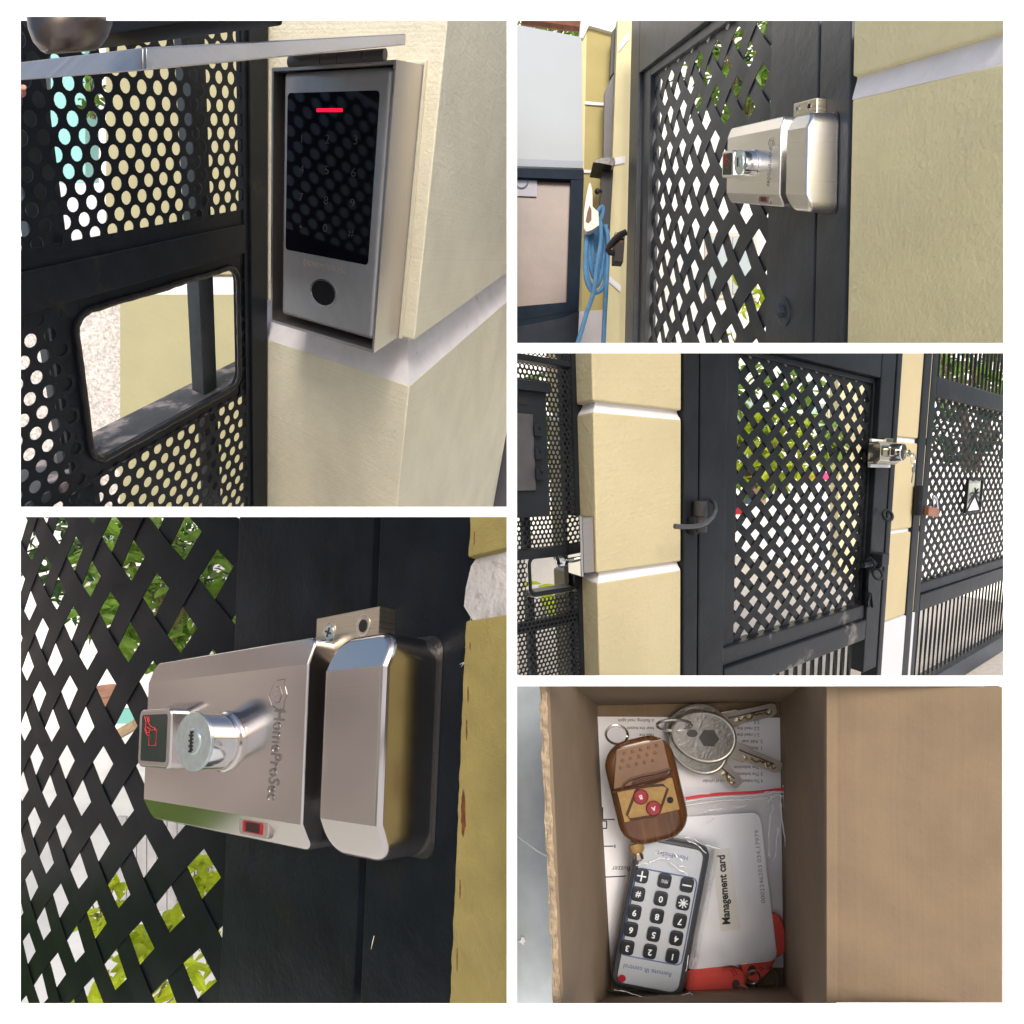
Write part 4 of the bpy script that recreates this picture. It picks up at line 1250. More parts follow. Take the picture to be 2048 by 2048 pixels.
    MB(G).tube([(*U(c3(*q), z), z) for q, z in zip(rod, zr)], .011, 10).build('curved_rod', mat('black_rod', (.05, .055, .06), .3), hg, sharp=0)
    # scuff on the post
    # right post of the middle gate
    xq0 = xr2 + .012; xq1 = (U(zE(780, 60))[0] + U(zG(525, 1880))[0]) / 2
    f2 = thing('gate_post', 'black post right of the middle gate against the narrow cream pillar', 'post', G.at(xq0, -1.5, 0))
    MB(G).box(xq0, xq1, yB - .6, yT + .5, -.12, .012, .01).build('post', M_g, f2)
    # ---------------- lock on the inner side
    M_lk = mat('lock_case_nickel', (.62, .60, .50), .18, 1.0, bump=(30, .1, .01))
    zk = .115
    lk = thing('rim_lock', 'nickel rim lock with two hanging keys on the right stile', 'lock', G.at(2.4, .3, 0))
    a0 = U(zE(440, 1090), .0)[0]
    yk1, yk0 = U(zE(560, 975), zk)[1], U(zE(620, 1225), zk)[1]
    xk0, xk1 = U(zE(548, 1100), zk)[0], U(zE(768, 1100), zk)[0]
    xw = U(zE(430, 1090), .02)[0]
    MB(G).box(xw, xw + (xk1 - xk0) * .98, yk0 - .02, yk1 + .02, .009, .03, .004).build('mounting_plate', mat('white_enamel', (.72, .73, .76), .4), lk)
    chamfered(G, xk0 - (xk1 - xk0) * .02, xk1, yk0, yk1, .031, zk, .17 * (yk1 - yk0), .17 * (yk1 - yk0), .03, .03, .02, .008, 3).build('case', M_lk, lk, sharp=25)
    w_ = xk1 - xk0; h_ = yk1 - yk0
    rd = MB(G).pad(xk0 + .10 * w_, xk0 + .34 * w_, yk0 + .32 * h_, yk0 + .70 * h_, .012, zk - .01, zk + .045, .01, 3, 2).build('card_reader', M_lk, lk)
    MB(G).prism(rrect(xk0 + .14 * w_, xk0 + .30 * w_, yk0 + .38 * h_, yk0 + .64 * h_, .008, 3), zk + .04, zk + .047).build('reader_glass', mat('reader_brown_glass', (.03, .012, .01), .1), rd)
    cyc = (xk0 + .50 * w_, yk0 + .52 * h_)
    MB(G).lathe(cyc[0], cyc[1], [(.055, zk - .005), (.055, zk + .075), (.05, zk + .08)], 20).build('key_cylinder', M_chrome, lk)
    ky_ = thing('key_ring', 'two keys hanging from the nickel rim lock on the right stile', 'keys', G.at(cyc[0], cyc[1] - .2, zk))
    def key(mb, x, y, ang, s_, z):
        T = lambda a, b: (x + s_ * (a * math.cos(ang) - b * math.sin(ang)), y + s_ * (a * math.sin(ang) + b * math.cos(ang)))
        mb.prism([T(*q) for q in circ(0, 0, .5, .42, 14)], z, z + .006)
        mb.prism([T(*q) for q in [(.45, -.13), (1.5, -.13), (1.6, 0), (1.5, .13), (.45, .13)]], z + .001, z + .005)
    mb = MB(G); key(mb, cyc[0] + .06, cyc[1] - .005, R(-5), .055, zk + .085); mb.build('key', M_lk, ky_)
    mb = MB(G); key(mb, cyc[0] + .15, cyc[1] - .10, R(-100), .06, zk + .09); mb.build('key', M_lk, ky_)
    MB(G).tube([(cyc[0] + .115 + .036 * math.cos(a), cyc[1] - .04 + .036 * math.sin(a), zk + .10) for a in [2 * math.pi * i / 18 for i in range(18)]], .0035, 5, True).build('ring', M_chrome, ky_, sharp=0)
    nb_ = (U(zE(605, 950), .05)[0], U(zE(680, 990), .05)[0])
    bk = MB(G).box(nb_[0], nb_[1], yk1 - .01, U(zE(640, 945), .05)[1], .010, .05, .004).build('lock_bracket', M_lk)
    tag(bk, 'small nickel bracket on top of the keyed rim lock', 'bracket')
    # ---------------- latch bolt
    bt = thing('slide_bolt', 'black slide bolt low on the right stile of the middle gate', 'bolt', G.at(2.3, -.6, 0))
    p0, p1 = U(zG(355, 708), .05), U(zG(560, 655), .05)
    BX = Fr(G.at(p0[0], (p0[1] + p1[1]) / 2, .05), G.ey, G.ez, G.ex)
    ln = p1[0] - p0[0]
    MB(BX).lathe(0, 0, [(.016, 0), (.018, .02), (.018, ln)], 14).build('rod', M_g, bt)
    MB(G).box(U(zG(562, 640), .10)[0], U(zG(640, 640), .10)[0], U(zG(600, 712), .10)[1], U(zG(600, 578), .10)[1], .013, .10, .008).build('keeper', M_g, bt)
    mb = MB(G)
    pz = (U(zG(455, 640), .03), U(zG(440, 1150), .03))
    cx = (pz[0][0] + pz[1][0]) / 2
    mb.prism([(cx - .05, pz[0][1] + .02), (cx + .05, pz[0][1] + .02), (cx + .06, pz[0][1] - .35), (cx + .02, pz[1][1] + .1), (cx - .02, pz[1][1]), (cx - .06, pz[1][1] + .12), (cx - .035, pz[0][1] - .3)], .009, .026, .004)
    mb.build('back_plate', M_g, bt)
    for i in (0, 1):
        xx = p0[0] + ln * (.35 + .4 * i)
        MB(G).tube([(xx, BX.O is None or (p0[1] + p1[1]) / 2 + .034 * math.cos(a), .05 + .034 * math.sin(a)) for a in [2 * math.pi * k_ / 14 for k_ in range(14)]], .008, 6, True).build('loop', M_g, bt, sharp=0)
    for j, (x, y, lab) in enumerate(((620, 165, 'black ring loop on the gate edge between lock and slide bolt'), (515, 795, 'black ring loop hanging just under the slide bolt'))):
        c = U(zG(x, y), .06)
        cw = G.at(c[0], c[1], .06)
        o = MB(WF).tube([(cw.x + .030 * math.cos(a), cw.y + .012 * math.sin(a), cw.z + .034 * math.sin(a)) for a in [2 * math.pi * k_ / 18 for k_ in range(18)]], .010, 7, True).build('ring_loop', M_g, sharp=0)
        tag(o, lab, 'ring')
    # ---------------- narrow pillar
    xn1 = (U(c3(1545, 60))[0] + U(c3(1472, 1230))[0]) / 2
    p2 = thing('cream_pillar', 'narrow cream pillar with white base between the two lattice gates', 'pillar', G.at(xq1, -1.5, 0))
    gy = [((U(zE(715, 935))[1] + U(zE(930, 940))[1]) / 2, (U(zE(710, 980))[1] + U(zE(925, 1000))[1]) / 2), ((U(zG(640, 335))[1] + U(zG(845, 300))[1]) / 2, (U(zG(635, 372))[1] + U(zG(840, 345))[1]) / 2)]
    yw = (U(zG(575, 1325))[1] + U(zG(775, 1230))[1]) / 2
    M_c2 = mat('warm_cream_stucco', (.52, .445, .27), .8, var=(2.5, .05), bump=(50, .3, .01))
    xq1_ = xq1 + .001
    for nm, a, b_ in (('upper_block', gy[0][0], yT + .9), ('middle_block', gy[1][0], gy[0][1]), ('lower_block', yw, gy[1][1])):
        MB(G).box(xq1_, xn1 + .2, a, b_, -.10, 0, .012).build(nm, M_c2, p2)
    for a, b_ in ((gy[0][1], gy[0][0]), (gy[1][1], gy[1][0])):
        MB(G).box(xq1_, xn1 + .2, a - .002, b_ + .002, -.10, -.02).build('groove', M_groove, p2)
    MB(G).box(xq1_, xn1 + .2, yB - 2, yw - .002, -.10, .01, .012).build('white_base', mat('white_base_paint', (.62, .62, .66), .6, var=(2, .05)), p2)
    # ---------------- right gate
    t = thing('driveway_gate', 'charcoal gate at the right edge with fine lattice, palm emblem and twisted bars', 'gate', G.at(xn1 + 1, -2, 0))
    xh1 = (U(zE(1000, 300))[0] + U(zG(800, 1400))[0]) / 2
    xh1 = xn1 + .14
    MB(G).box(xn1, xh1, yB - 1.5, yT + 1.5, -.10, .012, .01).build('hinge_post', M_g, t)
    xm0 = xh1 + .03
    zl2 = -.05
    xm1 = (U(zE(1165, 260))[0] + U(zG(955, 900))[0]) / 2
    MB(G).box(xm0, xm1, yB - 1.5, yT + 1.5, -.09, .006, .01).build('stile', M_g, t)
    xe = U(c3(1870, 600))[0] + .6
    ya1, ya0 = (U(zE(1160, 265))[1] + U(zE(1850, 500))[1]) / 2, (U(zE(1140, 480))[1] + U(zE(1855, 670))[1]) / 2
    MB(G).box(xm1 + .001, xe, ya0, ya1, -.09, .004, .012).build('top_rail', M_g, t)
    yc1 = (U(zG(955, 925))[1] + U(zG(1855, 625))[1]) / 2; yc2 = (U(zG(945, 1040))[1] + U(zG(1850, 715))[1]) / 2; yc0 = (U(zG(935, 1225))[1] + U(zG(1850, 850))[1]) / 2
    MB(G).box(xm1 + .001, xe, yc2 + .001, yc1, -.09, -.012, .012).build('middle_rail', M_g, t)
    MB(G).box(xm1 + .001, xe, yc0, yc2, -.09, .006, .012).build('middle_rail', M_g, t)
    yd1 = (U(zG(1200, 1830))[1] + U(zG(1800, 1480))[1]) / 2; yd0 = (U(zG(1480, 1870))[1] + U(zG(1850, 1590))[1]) / 2
    M_gb = mat('slate_rail_paint', (.025, .032, .045), .4, spec=.25, var=(5, .25))
    MB(G).box(xm1 + .001, xe, yd0, yd1, -.10, .02, .012).build('bottom_rail', M_gb, t)
    h1, h2 = U(zE(1115, 1270), zl2), U(zE(1395, 1280), zl2)
    px_ = abs(h2[0] - h1[0]) / 4
    v1, v2 = U(zE(1090, 1420), zl2), U(zE(1050, 1870), zl2)
    py_ = abs(U(zE(1145, 1335), zl2)[1] - U(zE(1115, 1570) if False else zE(1160, 1190), zl2)[1]) * 1.0
    print('P3 right', px_, py_, xe - xm1, ya0 - yc1)
    # palm emblem frame
    ex0, ex1 = U(zE(1488, 1500), .0)[0], U(zE(1650, 1500), .0)[0]
    ey1, ey0 = U(zE(1560, 1385), 0)[1], U(zE(1540, 1745), 0)[1]
    lattice(G, (xm1 - .02, xe, yc1 - .03, ya0 + .03), px_, py_, h1, .47, zl2, .003, .003, M_s, t, seg=2, bow=.0)
    em = thing('palm_emblem', 'small framed palm emblem set into the fine lattice of the driveway gate', 'emblem', G.at((ex0 + ex1) / 2, ey0, .02))
    w_, h_ = ex1 - ex0, ey1 - ey0
    mb = MB(G)
    fw = .03 * w_ + .006
    for a in ((ex0, ex0 + fw, ey0, ey1), (ex1 - fw, ex1, ey0, ey1), (ex0 + fw, ex1 - fw, ey0, ey0 + fw * .8), (ex0 + fw, ex1 - fw, ey1 - fw * .8, ey1)):
        mb.box(a[0], a[1], a[2], a[3], -.026, -.006)
    mb.build('frame', M_g, em)
    MB(G).box(ex0 + fw, ex1 - fw, ey0 + fw, ey1 - fw, -.030, -.026).build('added_backing_panel', mat('grey_green_plate', (.50, .56, .50), .5, var=(9, .4)), em)  # added plate, its tone stands for greenery behind the open emblem
    MB(G).prism([(ex0 + fw * 1.1, ey0 + fw), (ex1 - fw * 1.1, ey0 + fw), ((ex0 + ex1) / 2 + .012, ey0 + h_ * .50), ((ex0 + ex1) / 2 - .012, ey0 + h_ * .50)], -.025, -.012).build('sky_panel', mat('painted_sky_plate', (.84, .86, .88), .5), em)  # pale plate painted as bright sky showing through the open emblem
    mb = MB(G)
    tx = (ex0 + ex1) / 2; ty = ey0 + h_ * .52
    for a in (35, 65, 100, 145, -5, 185):
        L = [(tx + w_ * .42 * s_ * math.cos(R(a)), ty + h_ * .42 * (s_ * math.sin(R(a)) - .45 * s_ * s_), -.005) for s_ in (0, .25, .5, .75, 1)]
        mb.tube(L, [.006, .008, .008, .007, .004], 5)
    mb.build('palm_frond', M_g, em, sharp=0)
    for sg in (-1, 1):
        e_ = ex0 + fw * 1.1 if sg < 0 else ex1 - fw * 1.1
        MB(G).tube([(tx, ty, -.006), ((tx + e_) / 2 + sg * .004, ey0 + h_ * .30, -.006), (e_, ey0 + fw, -.006)], .008, 5).build('palm_trunk', M_g, em, sharp=0)
    n = 0
    x_ = xm1 + .05
    while x_ < xe:
        mb = MB(G); twisted_bar(mb, x_, yd1 + .0, yc0 - .001, -.05, .0105, .42, 6)
        mb.build('twisted_bar', M_g, t, sharp=0)
        mb = MB(G); twisted_bar(mb, x_, ya1 + .001, yT + 1.2, -.05, .013, .42, 6)
        mb.build('twisted_bar', M_g, t, sharp=0)
        x_ += .108
    # hinge and padlock on the right gate
    cx, cy = U(zE(950, 1600), .04)
    HB = Fr(G.at(cx, cy - .12, .04), G.ex, -G.ez, G.ey)
    MB(HB).lathe(0, 0, [(.034, 0), (.034, .09), (.030, .10), (.034, .11), (.034, .22)], 14).build('hinge', M_g, t)
    M_cu = mat('copper_padlock', (.48, .21, .13), .42, .6, var=(10, .2))
    c0, c1_, = U(zE(1055, 1720), .06), U(zE(1168, 1720), .06)
    yk1, yk0 = U(zE(1110, 1690), .06)[1], U(zE(1110, 1785), .06)[1]
    pk = thing('padlock', 'copper coloured padlock hanging on the fine lattice of the driveway gate', 'padlock', G.at(c0[0], yk0, .06))
    PF = G.sub((c0[0] + c1_[0]) / 2, (yk0 + yk1) / 2, .03, R(-6))
    ww, hh = (c1_[0] - c0[0]) / 2, (yk1 - yk0) / 2
    MB(PF).box(-ww, ww, -hh, hh, 0, .035, .008, 2).build('body', M_cu, pk)
    MB(PF).tube([(-ww * .45, hh, .04), (-ww * .45, hh + .045, .03), (-ww * .3, hh + .075, .025), (0, hh + .088, .015), (ww * .3, hh + .075, .025), (ww * .45, hh + .045, .03), (ww * .45, hh, .04)], .009, 8).build('shackle', M_chrome, pk, sharp=0)
    # ---------------- pavement under the gates
    gyl = (yd0 + U(zG(1700, 1700))[1]) / 2 - .12
    yg = yd0 - .06
    mb = MB(G)
    mb.box(xa - 2.5, xe + 3, yg - .12, yg, -14, 3.0)
    o = mb.build('pavement', mat('speckled_concrete', (.60, .56, .52), .9, var=(30, .14), bump=(50, .4, .01)))
    if o: o['kind'] = 'structure'
    return G
use_panel(OPEN[2])
G3 = scene3()
use_panel(None)
# ================================================================== fifth scene: the open parcel box with its contents
def film_mat(name, fac, rough, bumps):
    m = bpy.data.materials.new(name); m.use_nodes = True
    N, L = m.node_tree.nodes, m.node_tree.links
    N.remove(N['Principled BSDF'])
    tr = N.new('ShaderNodeBsdfTransparent'); gl = N.new('ShaderNodeBsdfGlossy'); mx = N.new('ShaderNodeMixShader')
    tr.inputs['Color'].default_value = (.965, .97, .98, 1)
    gl.inputs['Roughness'].default_value = rough
    lw = N.new('ShaderNodeFresnel'); lw.inputs['IOR'].default_value = 1.22
    ad = N.new('ShaderNodeMath'); ad.operation = 'MULTIPLY_ADD'; ad.inputs[1].default_value = 1.0; ad.inputs[2].default_value = fac
    geo = N.new('ShaderNodeNewGeometry'); nrm = None
    for sc, st, ds in bumps:
        t = N.new('ShaderNodeTexNoise'); t.inputs['Scale'].default_value = sc; t.inputs['Detail'].default_value = 3
        t.inputs['Distortion'].default_value = 1.2
        L.new(geo.outputs['Position'], t.inputs['Vector'])
        b = N.new('ShaderNodeBump'); b.inputs['Strength'].default_value = st; b.inputs['Distance'].default_value = ds
        L.new(t.outputs['Fac'], b.inputs['Height'])
        if nrm: L.new(nrm, b.inputs['Normal'])
        nrm = b.outputs['Normal']
    L.new(nrm, gl.inputs['Normal']); L.new(nrm, lw.inputs['Normal'])
    L.new(lw.outputs[0], ad.inputs[0]); L.new(ad.outputs[0], mx.inputs[0])
    L.new(tr.outputs[0], mx.inputs[1]); L.new(gl.outputs[0], mx.inputs[2])
    L.new(mx.outputs[0], N['Material Output'].inputs['Surface'])
    return m

def scene5():
    vd = vdir((1339, 1557))
    YB = 2.19
    O = P(c5(695, 620), YB)
    CF = Fr(O, (1, 0, 0), (0, 0, 1), -vd)
    zr = (YB - .672 * YB) / vd.y
    B = lambda x, y, z=0.0: CF.uv(c5(x, y), z)
    mm = (B(101, 0)[0] - B(1, 0)[0]) / 100.0            # one picture step at the bottom of the box
    # ---------------- stone table under the box
    M_stone = mat('grey_stone', (.36, .41, .45), .55, var=(3.5, .22), bump=(60, .15, .004), stain=(26, .72, (.05, .055, .06)))
    tb = MB(CF)
    tb.box(B(-30, 0, -.02)[0], B(420, 0, -.02)[0], B(0, 1300, -.02)[1], B(0, -60, -.02)[1], -.08, -.02)
    o = tb.build('stone_table', M_stone)
    tag(o, 'grey speckled stone table top beside the open cardboard box', 'table')
    v0, v1 = B(18, 585, -.02), B(170, 690, -.02)
    M_vein = mat('white_vein', (.62, .66, .69), .6)
    rv = random.Random(4)
    vs = [(v0[0] + (v1[0] - v0[0]) * i / 8, v0[1] + (v1[1] - v0[1]) * (i / 8) ** .9 + rv.uniform(-.003, .003), -.0195) for i in range(9)]
    MB(CF).tube(vs, [.001, .002, .0025, .003, .004, .004, .005, .005, .005], 5).build('vein', M_vein, None)
    v = bpy.data.objects['vein']; v.parent = o; v.location = v.location - o.location
    cr = B(40, 982, -.02)
    cm = MB(CF).prism([(cr[0] + a * mm, cr[1] + b * mm) for a, b in [(-16, 4), (-8, -2), (-2, 16), (8, 12), (14, -4), (6, -8), (8, -18), (-2, -10), (-14, -6)]], -.0195, -.010, .003).build('paper_crumb', M_white)
    tag(cm, 'tiny white paper crumb on the grey stone table', 'crumb')
    # ---------------- cardboard box
    M_card = mat('cardboard', (.200, .145, .092), .85, var=(7, .10), bump=[(70, .3, .004), (9, .2, .02)], stain=[(60, .70, (.15, .11, .07), .06), (2.0, .60, (.215, .160, .105), .2)], streak=((1, 0, 0), 85, .02, .22, 0))
    M_cardd = mat('cardboard_inside', (.19, .138, .09), .85, var=(6, .08), bump=(70, .15, .004), streak=((0, 0, 1), 18, .012, .10, 0))
    M_edge = mat('cut_cardboard_edge', (.36, .28, .19), .9, var=(60, .35), bump=(90, .8, .01))
    bx = thing('cardboard_box', 'open brown cardboard box with one flap folded out holding keys and remotes', 'box', CF.at(0, B(600, 1160)[1], 0))
    bl, br = B(374, 1176), B(1024, 1150); tl, tr = B(322, 96), B(1009, 84)
    Tl, Tr = B(137, -70, zr), B(1187, -50, zr); Bl, Br = B(200, 1330, zr), B(1190, 1330, zr)
    mb = MB(CF)
    th = .022
    def wall(nm, a, b, c, d, off, m_):
        """a,b bottom ends, c,d top ends (2-D), thickened by off"""
        w_ = MB(CF)
        n = 10
        vs = []
        for i in range(n + 1):
            f_ = i / n
            p0 = (a[0] + (b[0] - a[0]) * f_, a[1] + (b[1] - a[1]) * f_); p1 = (c[0] + (d[0] - c[0]) * f_, c[1] + (d[1] - c[1]) * f_)
            vs += [(p0[0], p0[1], 0), (p1[0], p1[1], zr), (p1[0] + off[0], p1[1] + off[1], zr), (p0[0] + off[0], p0[1] + off[1], 0)]
        fs = []
        for i in range(n):
            for j in range(4): fs.append((i * 4 + j, i * 4 + (j + 1) % 4, i * 4 + 4 + (j + 1) % 4, i * 4 + 4 + j))
        fs += [(0, 1, 2, 3), tuple(n * 4 + j for j in (3, 2, 1, 0))]
        w_.add(vs, fs)
        return w_.build(nm, m_, bx, sharp=20)
    MB(CF).prism([bl, br, tr, tl], -.018, 0).build('bottom', M_card, bx)
    wall('side_wall', bl, tl, Bl, Tl, (-th, 0), M_cardd)
    wall('side_wall', tl, tr, Tl, Tr, (0, th), M_cardd)
    wall('side_wall', br, tr, Br, Tr, (th, 0), M_cardd)
    wall('side_wall', bl, br, Bl, Br, (0, -th), M_cardd)
    # torn light edge of the left wall
    mb = MB(CF); L = []
    re_ = random.Random(8)
    for i in range(41):
        f_ = i / 40
        x = Bl[0] + (Tl[0] - Bl[0]) * f_; y = Bl[1] + (Tl[1] - Bl[1]) * f_
        L.append([(x - .002 + re_.uniform(-.003, .002), y, zr - .004), (x - .012, y, zr + .002 + re_.uniform(0, .004)), (x - th - .004 + re_.uniform(-.003, .003), y, zr - .002), (x - th, y, zr - .03)])
    mb.loft(L); mb.build('torn_edge', M_edge, bx, sharp=0)
    # flap folded out to the right; its free end stands a little out of the opening of the frame
    use_panel(None)
    mb = MB(WF); L = []
    fx0 = Tr[0] + .004
    Yr = .672 * YB - .002
    n = 16
    for i in range(n + 1):
        f_ = i / n
        pxx = 1653.5 + (2004.2 - 1653.5) * f_
        Yf = Yr + (1.385 - Yr) * min(1, f_ * 1.02) + (.004 if i == 1 else 0)
        a_, b_ = P((pxx, 1374.6), Yf), P((pxx, 2004.6), Yf)
        L.append([(b_.x, Yf, b_.z), (a_.x, Yf, a_.z), (a_.x, Yf + .012, a_.z), (b_.x, Yf + .012, b_.z)])
    mb.loft(L); mb.build('flap', M_card, bx, sharp=20)
    use_panel(OPEN[4])
    mb = MB(CF)
    mb.tube([(fx0 + .006, Bl[1] - .3, zr - .003), (fx0 + .006, Tr[1] + .3, zr - .003)], .006, 6); mb.build('fold_crease', mat('crease_cardboard', (.22, .165, .11), .85), bx, sharp=0)
    # ---------------- instruction sheet
    M_pap = mat('white_paper', (.78, .78, .83), .8, var=(2.5, .04))
    M_pr = mat('black_print', (.05, .05, .06), .7)
    sh = thing('instruction_sheet', 'white printed instruction sheet lying upside down on the box bottom', 'sheet', CF.at(0, B(600, 1100)[1], .004))
    z = .008
    c = [B(320, 138, z), B(1012, 142, z), B(1026, 1085, z), B(374, 1112, z)]
    mb = MB(CF); mb.prism(c[::-1], z - .003, z); mb.build('paper', M_pap, sh)
    tx = MB(CF)
    def line(s_, x, y, h=17, sx=1.0):
        p_ = B(x, y, z)
        tx.text(s_, p_[0], p_[1], h * mm, z + .0006, z + .0012, ang=math.pi, sx=sx, align='LEFT')
    line('4.The induction head is out of cylinder', 946, 381, 13, .80)
    line('5.The induction cylinder', 946, 355, 13, .95)
    line('6.The induction', 946, 329, 13, .95)
    line('1. Access', 946, 257, 13, .95); line('2. Add user', 946, 232, 13, .95); line('2.1 read the', 934, 207, 13, .95); line('2.2 read the', 934, 183, 13, .95); line('2.3', 934, 159, 13, .95)
    line('is flashing, read again', 536, 153, 13, .9); line('hear the buzzer', 536, 182, 13, .9); line('read the', 536, 208, 13, .9)
    line('Buzzer', 447, 711, 19, .95)
    tx.build('lettering', M_pr, sh, sharp=0)
    dg = MB(CF)
    def seg(x0, y0, x1, y1, r=.0022):
        a, b_ = B(x0, y0, z), B(x1, y1, z)
        dg.tube([(a[0], a[1], z + .0004), (b_[0], b_[1], z + .0004)], r, 4)
    for s_ in ((338, 526, 388, 526), (342, 480, 342, 526), (336, 532, 357, 532), (357, 532, 357, 560), (357, 560, 336, 560), (338, 574, 341, 574), (341, 574, 345, 669), (338, 669, 345, 669), (338, 600, 343, 600), (338, 622, 343, 622), (338, 645, 343, 645), (343, 627, 383, 627), (388, 621, 388, 633), (344, 744, 430, 740), (335, 572, 341, 572)):
        seg(*s_)
    dg.build('diagram', M_pr, sh, sharp=0)
    # ---------------- red fobs
    M_red = mat('red_plastic_fob', (.84, .115, .095), .42, bump=(40, .08, .004))
    M_ring = mat('split_ring_steel', (.80, .80, .78), .30, 1.0)
    def fob(name_lab, pts, z0, hole, marks, ang=0):
        t_ = thing('key_fob', name_lab[0], 'key fob', CF.at(*B(pts[0][0], pts[0][1], z0), z0), 'red access key fobs')
        MB(CF).prism([B(x, y, z0 + .03) for x, y in pts], z0, z0 + .035, .010, 3, 60).build('body', M_red, t_)
        if hole:
            h_ = B(*hole, z0 + .036)
            MB(CF).prism(circ(h_[0], h_[1], 15 * mm, 19 * mm, 16), z0 + .034, z0 + .0358).build('hole', mat('fob_hole', (.09, .06, .05), .8), t_)
        for q in marks:
            pts_ = [B(x, y, z0 + .036) for x, y in q]
            MB(CF).tube([(a, b_, z0 + .0355) for a, b_ in pts_], .0022, 5, True).build('moulded_mark', mat('fob_mark', (.55, .035, .035), .4), t_, sharp=0)
        return t_
    def smooth(pts, k=3):
        for _ in range(k):
            q = []
            for i in range(len(pts)):
                a, b_ = pts[i], pts[(i + 1) % len(pts)]
                q += [(a[0] * .75 + b_[0] * .25, a[1] * .75 + b_[1] * .25), (a[0] * .25 + b_[0] * .75, a[1] * .25 + b_[1] * .75)]
            pts = q
        return pts
    fob(('red key fob lying along the bottom of the box beside the white card',), smooth([(630, 1085), (868, 1075), (888, 1150), (868, 1196), (780, 1206), (690, 1206), (640, 1150)], 3)[::-1], .012, (845, 1150), [[(776, 1172), (806, 1172), (806, 1186), (776, 1186)], [(826, 1092), (838, 1090), (850, 1112), (838, 1116)]])
    fob(('smaller red key fob peeping from under the lower card corner',), smooth([(850, 1050), (1000, 1035), (985, 1085), (925, 1150), (880, 1125)], 3)[::-1], .016, (905, 1096), [[(934, 1088), (950, 1080), (953, 1086), (937, 1096)]])
    fob(('red key fob inside the clear bag at the right of the card',), smooth([(960, 880), (1010, 880), (1040, 960), (1030, 1040), (980, 1050), (950, 960)], 3)[::-1], .012, None, [])
    def ring(lab, c_, r_, z0, tilt=(0, 0), rt=.0045, turns=1, sq=1.0):
        cc = B(c_[0], c_[1], z0)
        pts = []
        m = 26 * turns
        for i in range(m):
            a = 2 * math.pi * i / 26
            pts.append((cc[0] + r_ * mm * math.cos(a), cc[1] + r_ * mm * sq * math.sin(a), z0 + tilt[0] * math.cos(a) + tilt[1] * math.sin(a) + .006 * i / 26))
        o_ = MB(CF).tube(pts, rt, 7, turns == 1).build('split_ring', M_ring, sharp=0)
        return tag(o_, lab, 'ring', 'split rings of keys and fobs')
    ring('large steel split ring lying at the bottom right corner of the box', (950, 1127), 50, .03, (.01, .012), .0045, 2)
    ring('small steel ring through the hole of the long red fob', (868, 1170), 24, .05, (.02, .0), .004, 2, .7)
    ring('small steel ring through the hole of the small red fob', (908, 1120), 24, .05, (.0, .02), .004, 2, 1.2)
    # ---------------- white card in the clear bag
    zc = .052
    M_pvc = mat('white_card_plastic', (.84, .86, .92), .30)
    ct = thing('management_card', 'white card with beige Management card sticker inside the clear bag', 'card', CF.at(*B(800, 1080, zc), zc))
    cs = [B(655, 1096, zc), B(1003, 1060, zc), B(936, 498, zc), B(600, 520, zc)]
    def rq(pts, r_):
        out = []
        for i in range(4):
            p_, a, b_ = Vector(pts[i]), Vector(pts[i - 1]), Vector(pts[(i + 1) % 4])
            da, db = (a - p_).normalized() * r_, (b_ - p_).normalized() * r_
            for k_ in range(5):
                f_ = k_ / 4
                out.append(tuple((p_ + da) * (1 - f_) ** 2 + p_ * 2 * f_ * (1 - f_) + (p_ + db) * f_ ** 2))
        return out
    MB(CF).prism(rq(cs, .035), zc - .010, zc, .002).build('card', M_pvc, ct)
    a, b_ = B(812, 940, zc), B(788, 642, zc)
    ang = math.atan2(b_[1] - a[1], b_[0] - a[0])
    ln = math.hypot(b_[0] - a[0], b_[1] - a[1])
    st = [B(788, 948, zc), B(862, 940, zc), B(822, 632, zc), B(752, 640, zc)]
    MB(CF).prism(st, zc + .0005, zc + .0016).build('sticker', mat('beige_sticker', (.76, .755, .73), .5), ct)
    MB(CF).text('Management card', (a[0] + b_[0]) / 2, (a[1] + b_[1]) / 2, 29 * mm, zc + .0020, zc + .0028, ang=ang, sx=ln / (29 * mm * 11.3), bold=.0012).build('lettering', mat('sticker_print', (.035, .035, .04), .6), ct, sharp=0)
    a, b_ = B(952, 868, zc), B(920, 540, zc)
    ang = math.atan2(b_[1] - a[1], b_[0] - a[0]); ln = math.hypot(b_[0] - a[0], b_[1] - a[1])
    MB(CF).text('0002246203 034,17979', (a[0] + b_[0]) / 2, (a[1] + b_[1]) / 2, 15 * mm, zc + .0005, zc + .0014, ang=ang, sx=ln / (15 * mm * 15.6)).build('serial_number', mat('grey_print', (.27, .29, .33), .6), ct, sharp=0)
    # ---------------- clear zip bag over it
    M_film = film_mat('clear_film', .0, .10, [(6, .55, .05), (18, .35, .012)])
    zb_ = thing('zip_bag', 'clear plastic zip bag with red seal line around the white card', 'bag', CF.at(*B(850, 1090, .06), .06))
    q = [B(640, 1110, .075), B(1062, 1075, .075), B(1026, 396, .075), B(650, 404, .075)]
    rf = random.Random(21)
    nx, ny = 26, 44
    vs = []; fs = []
    ph = [(rf.uniform(5, 16), rf.uniform(5, 16), rf.uniform(0, 6), rf.uniform(.0015, .004)) for _ in range(9)]
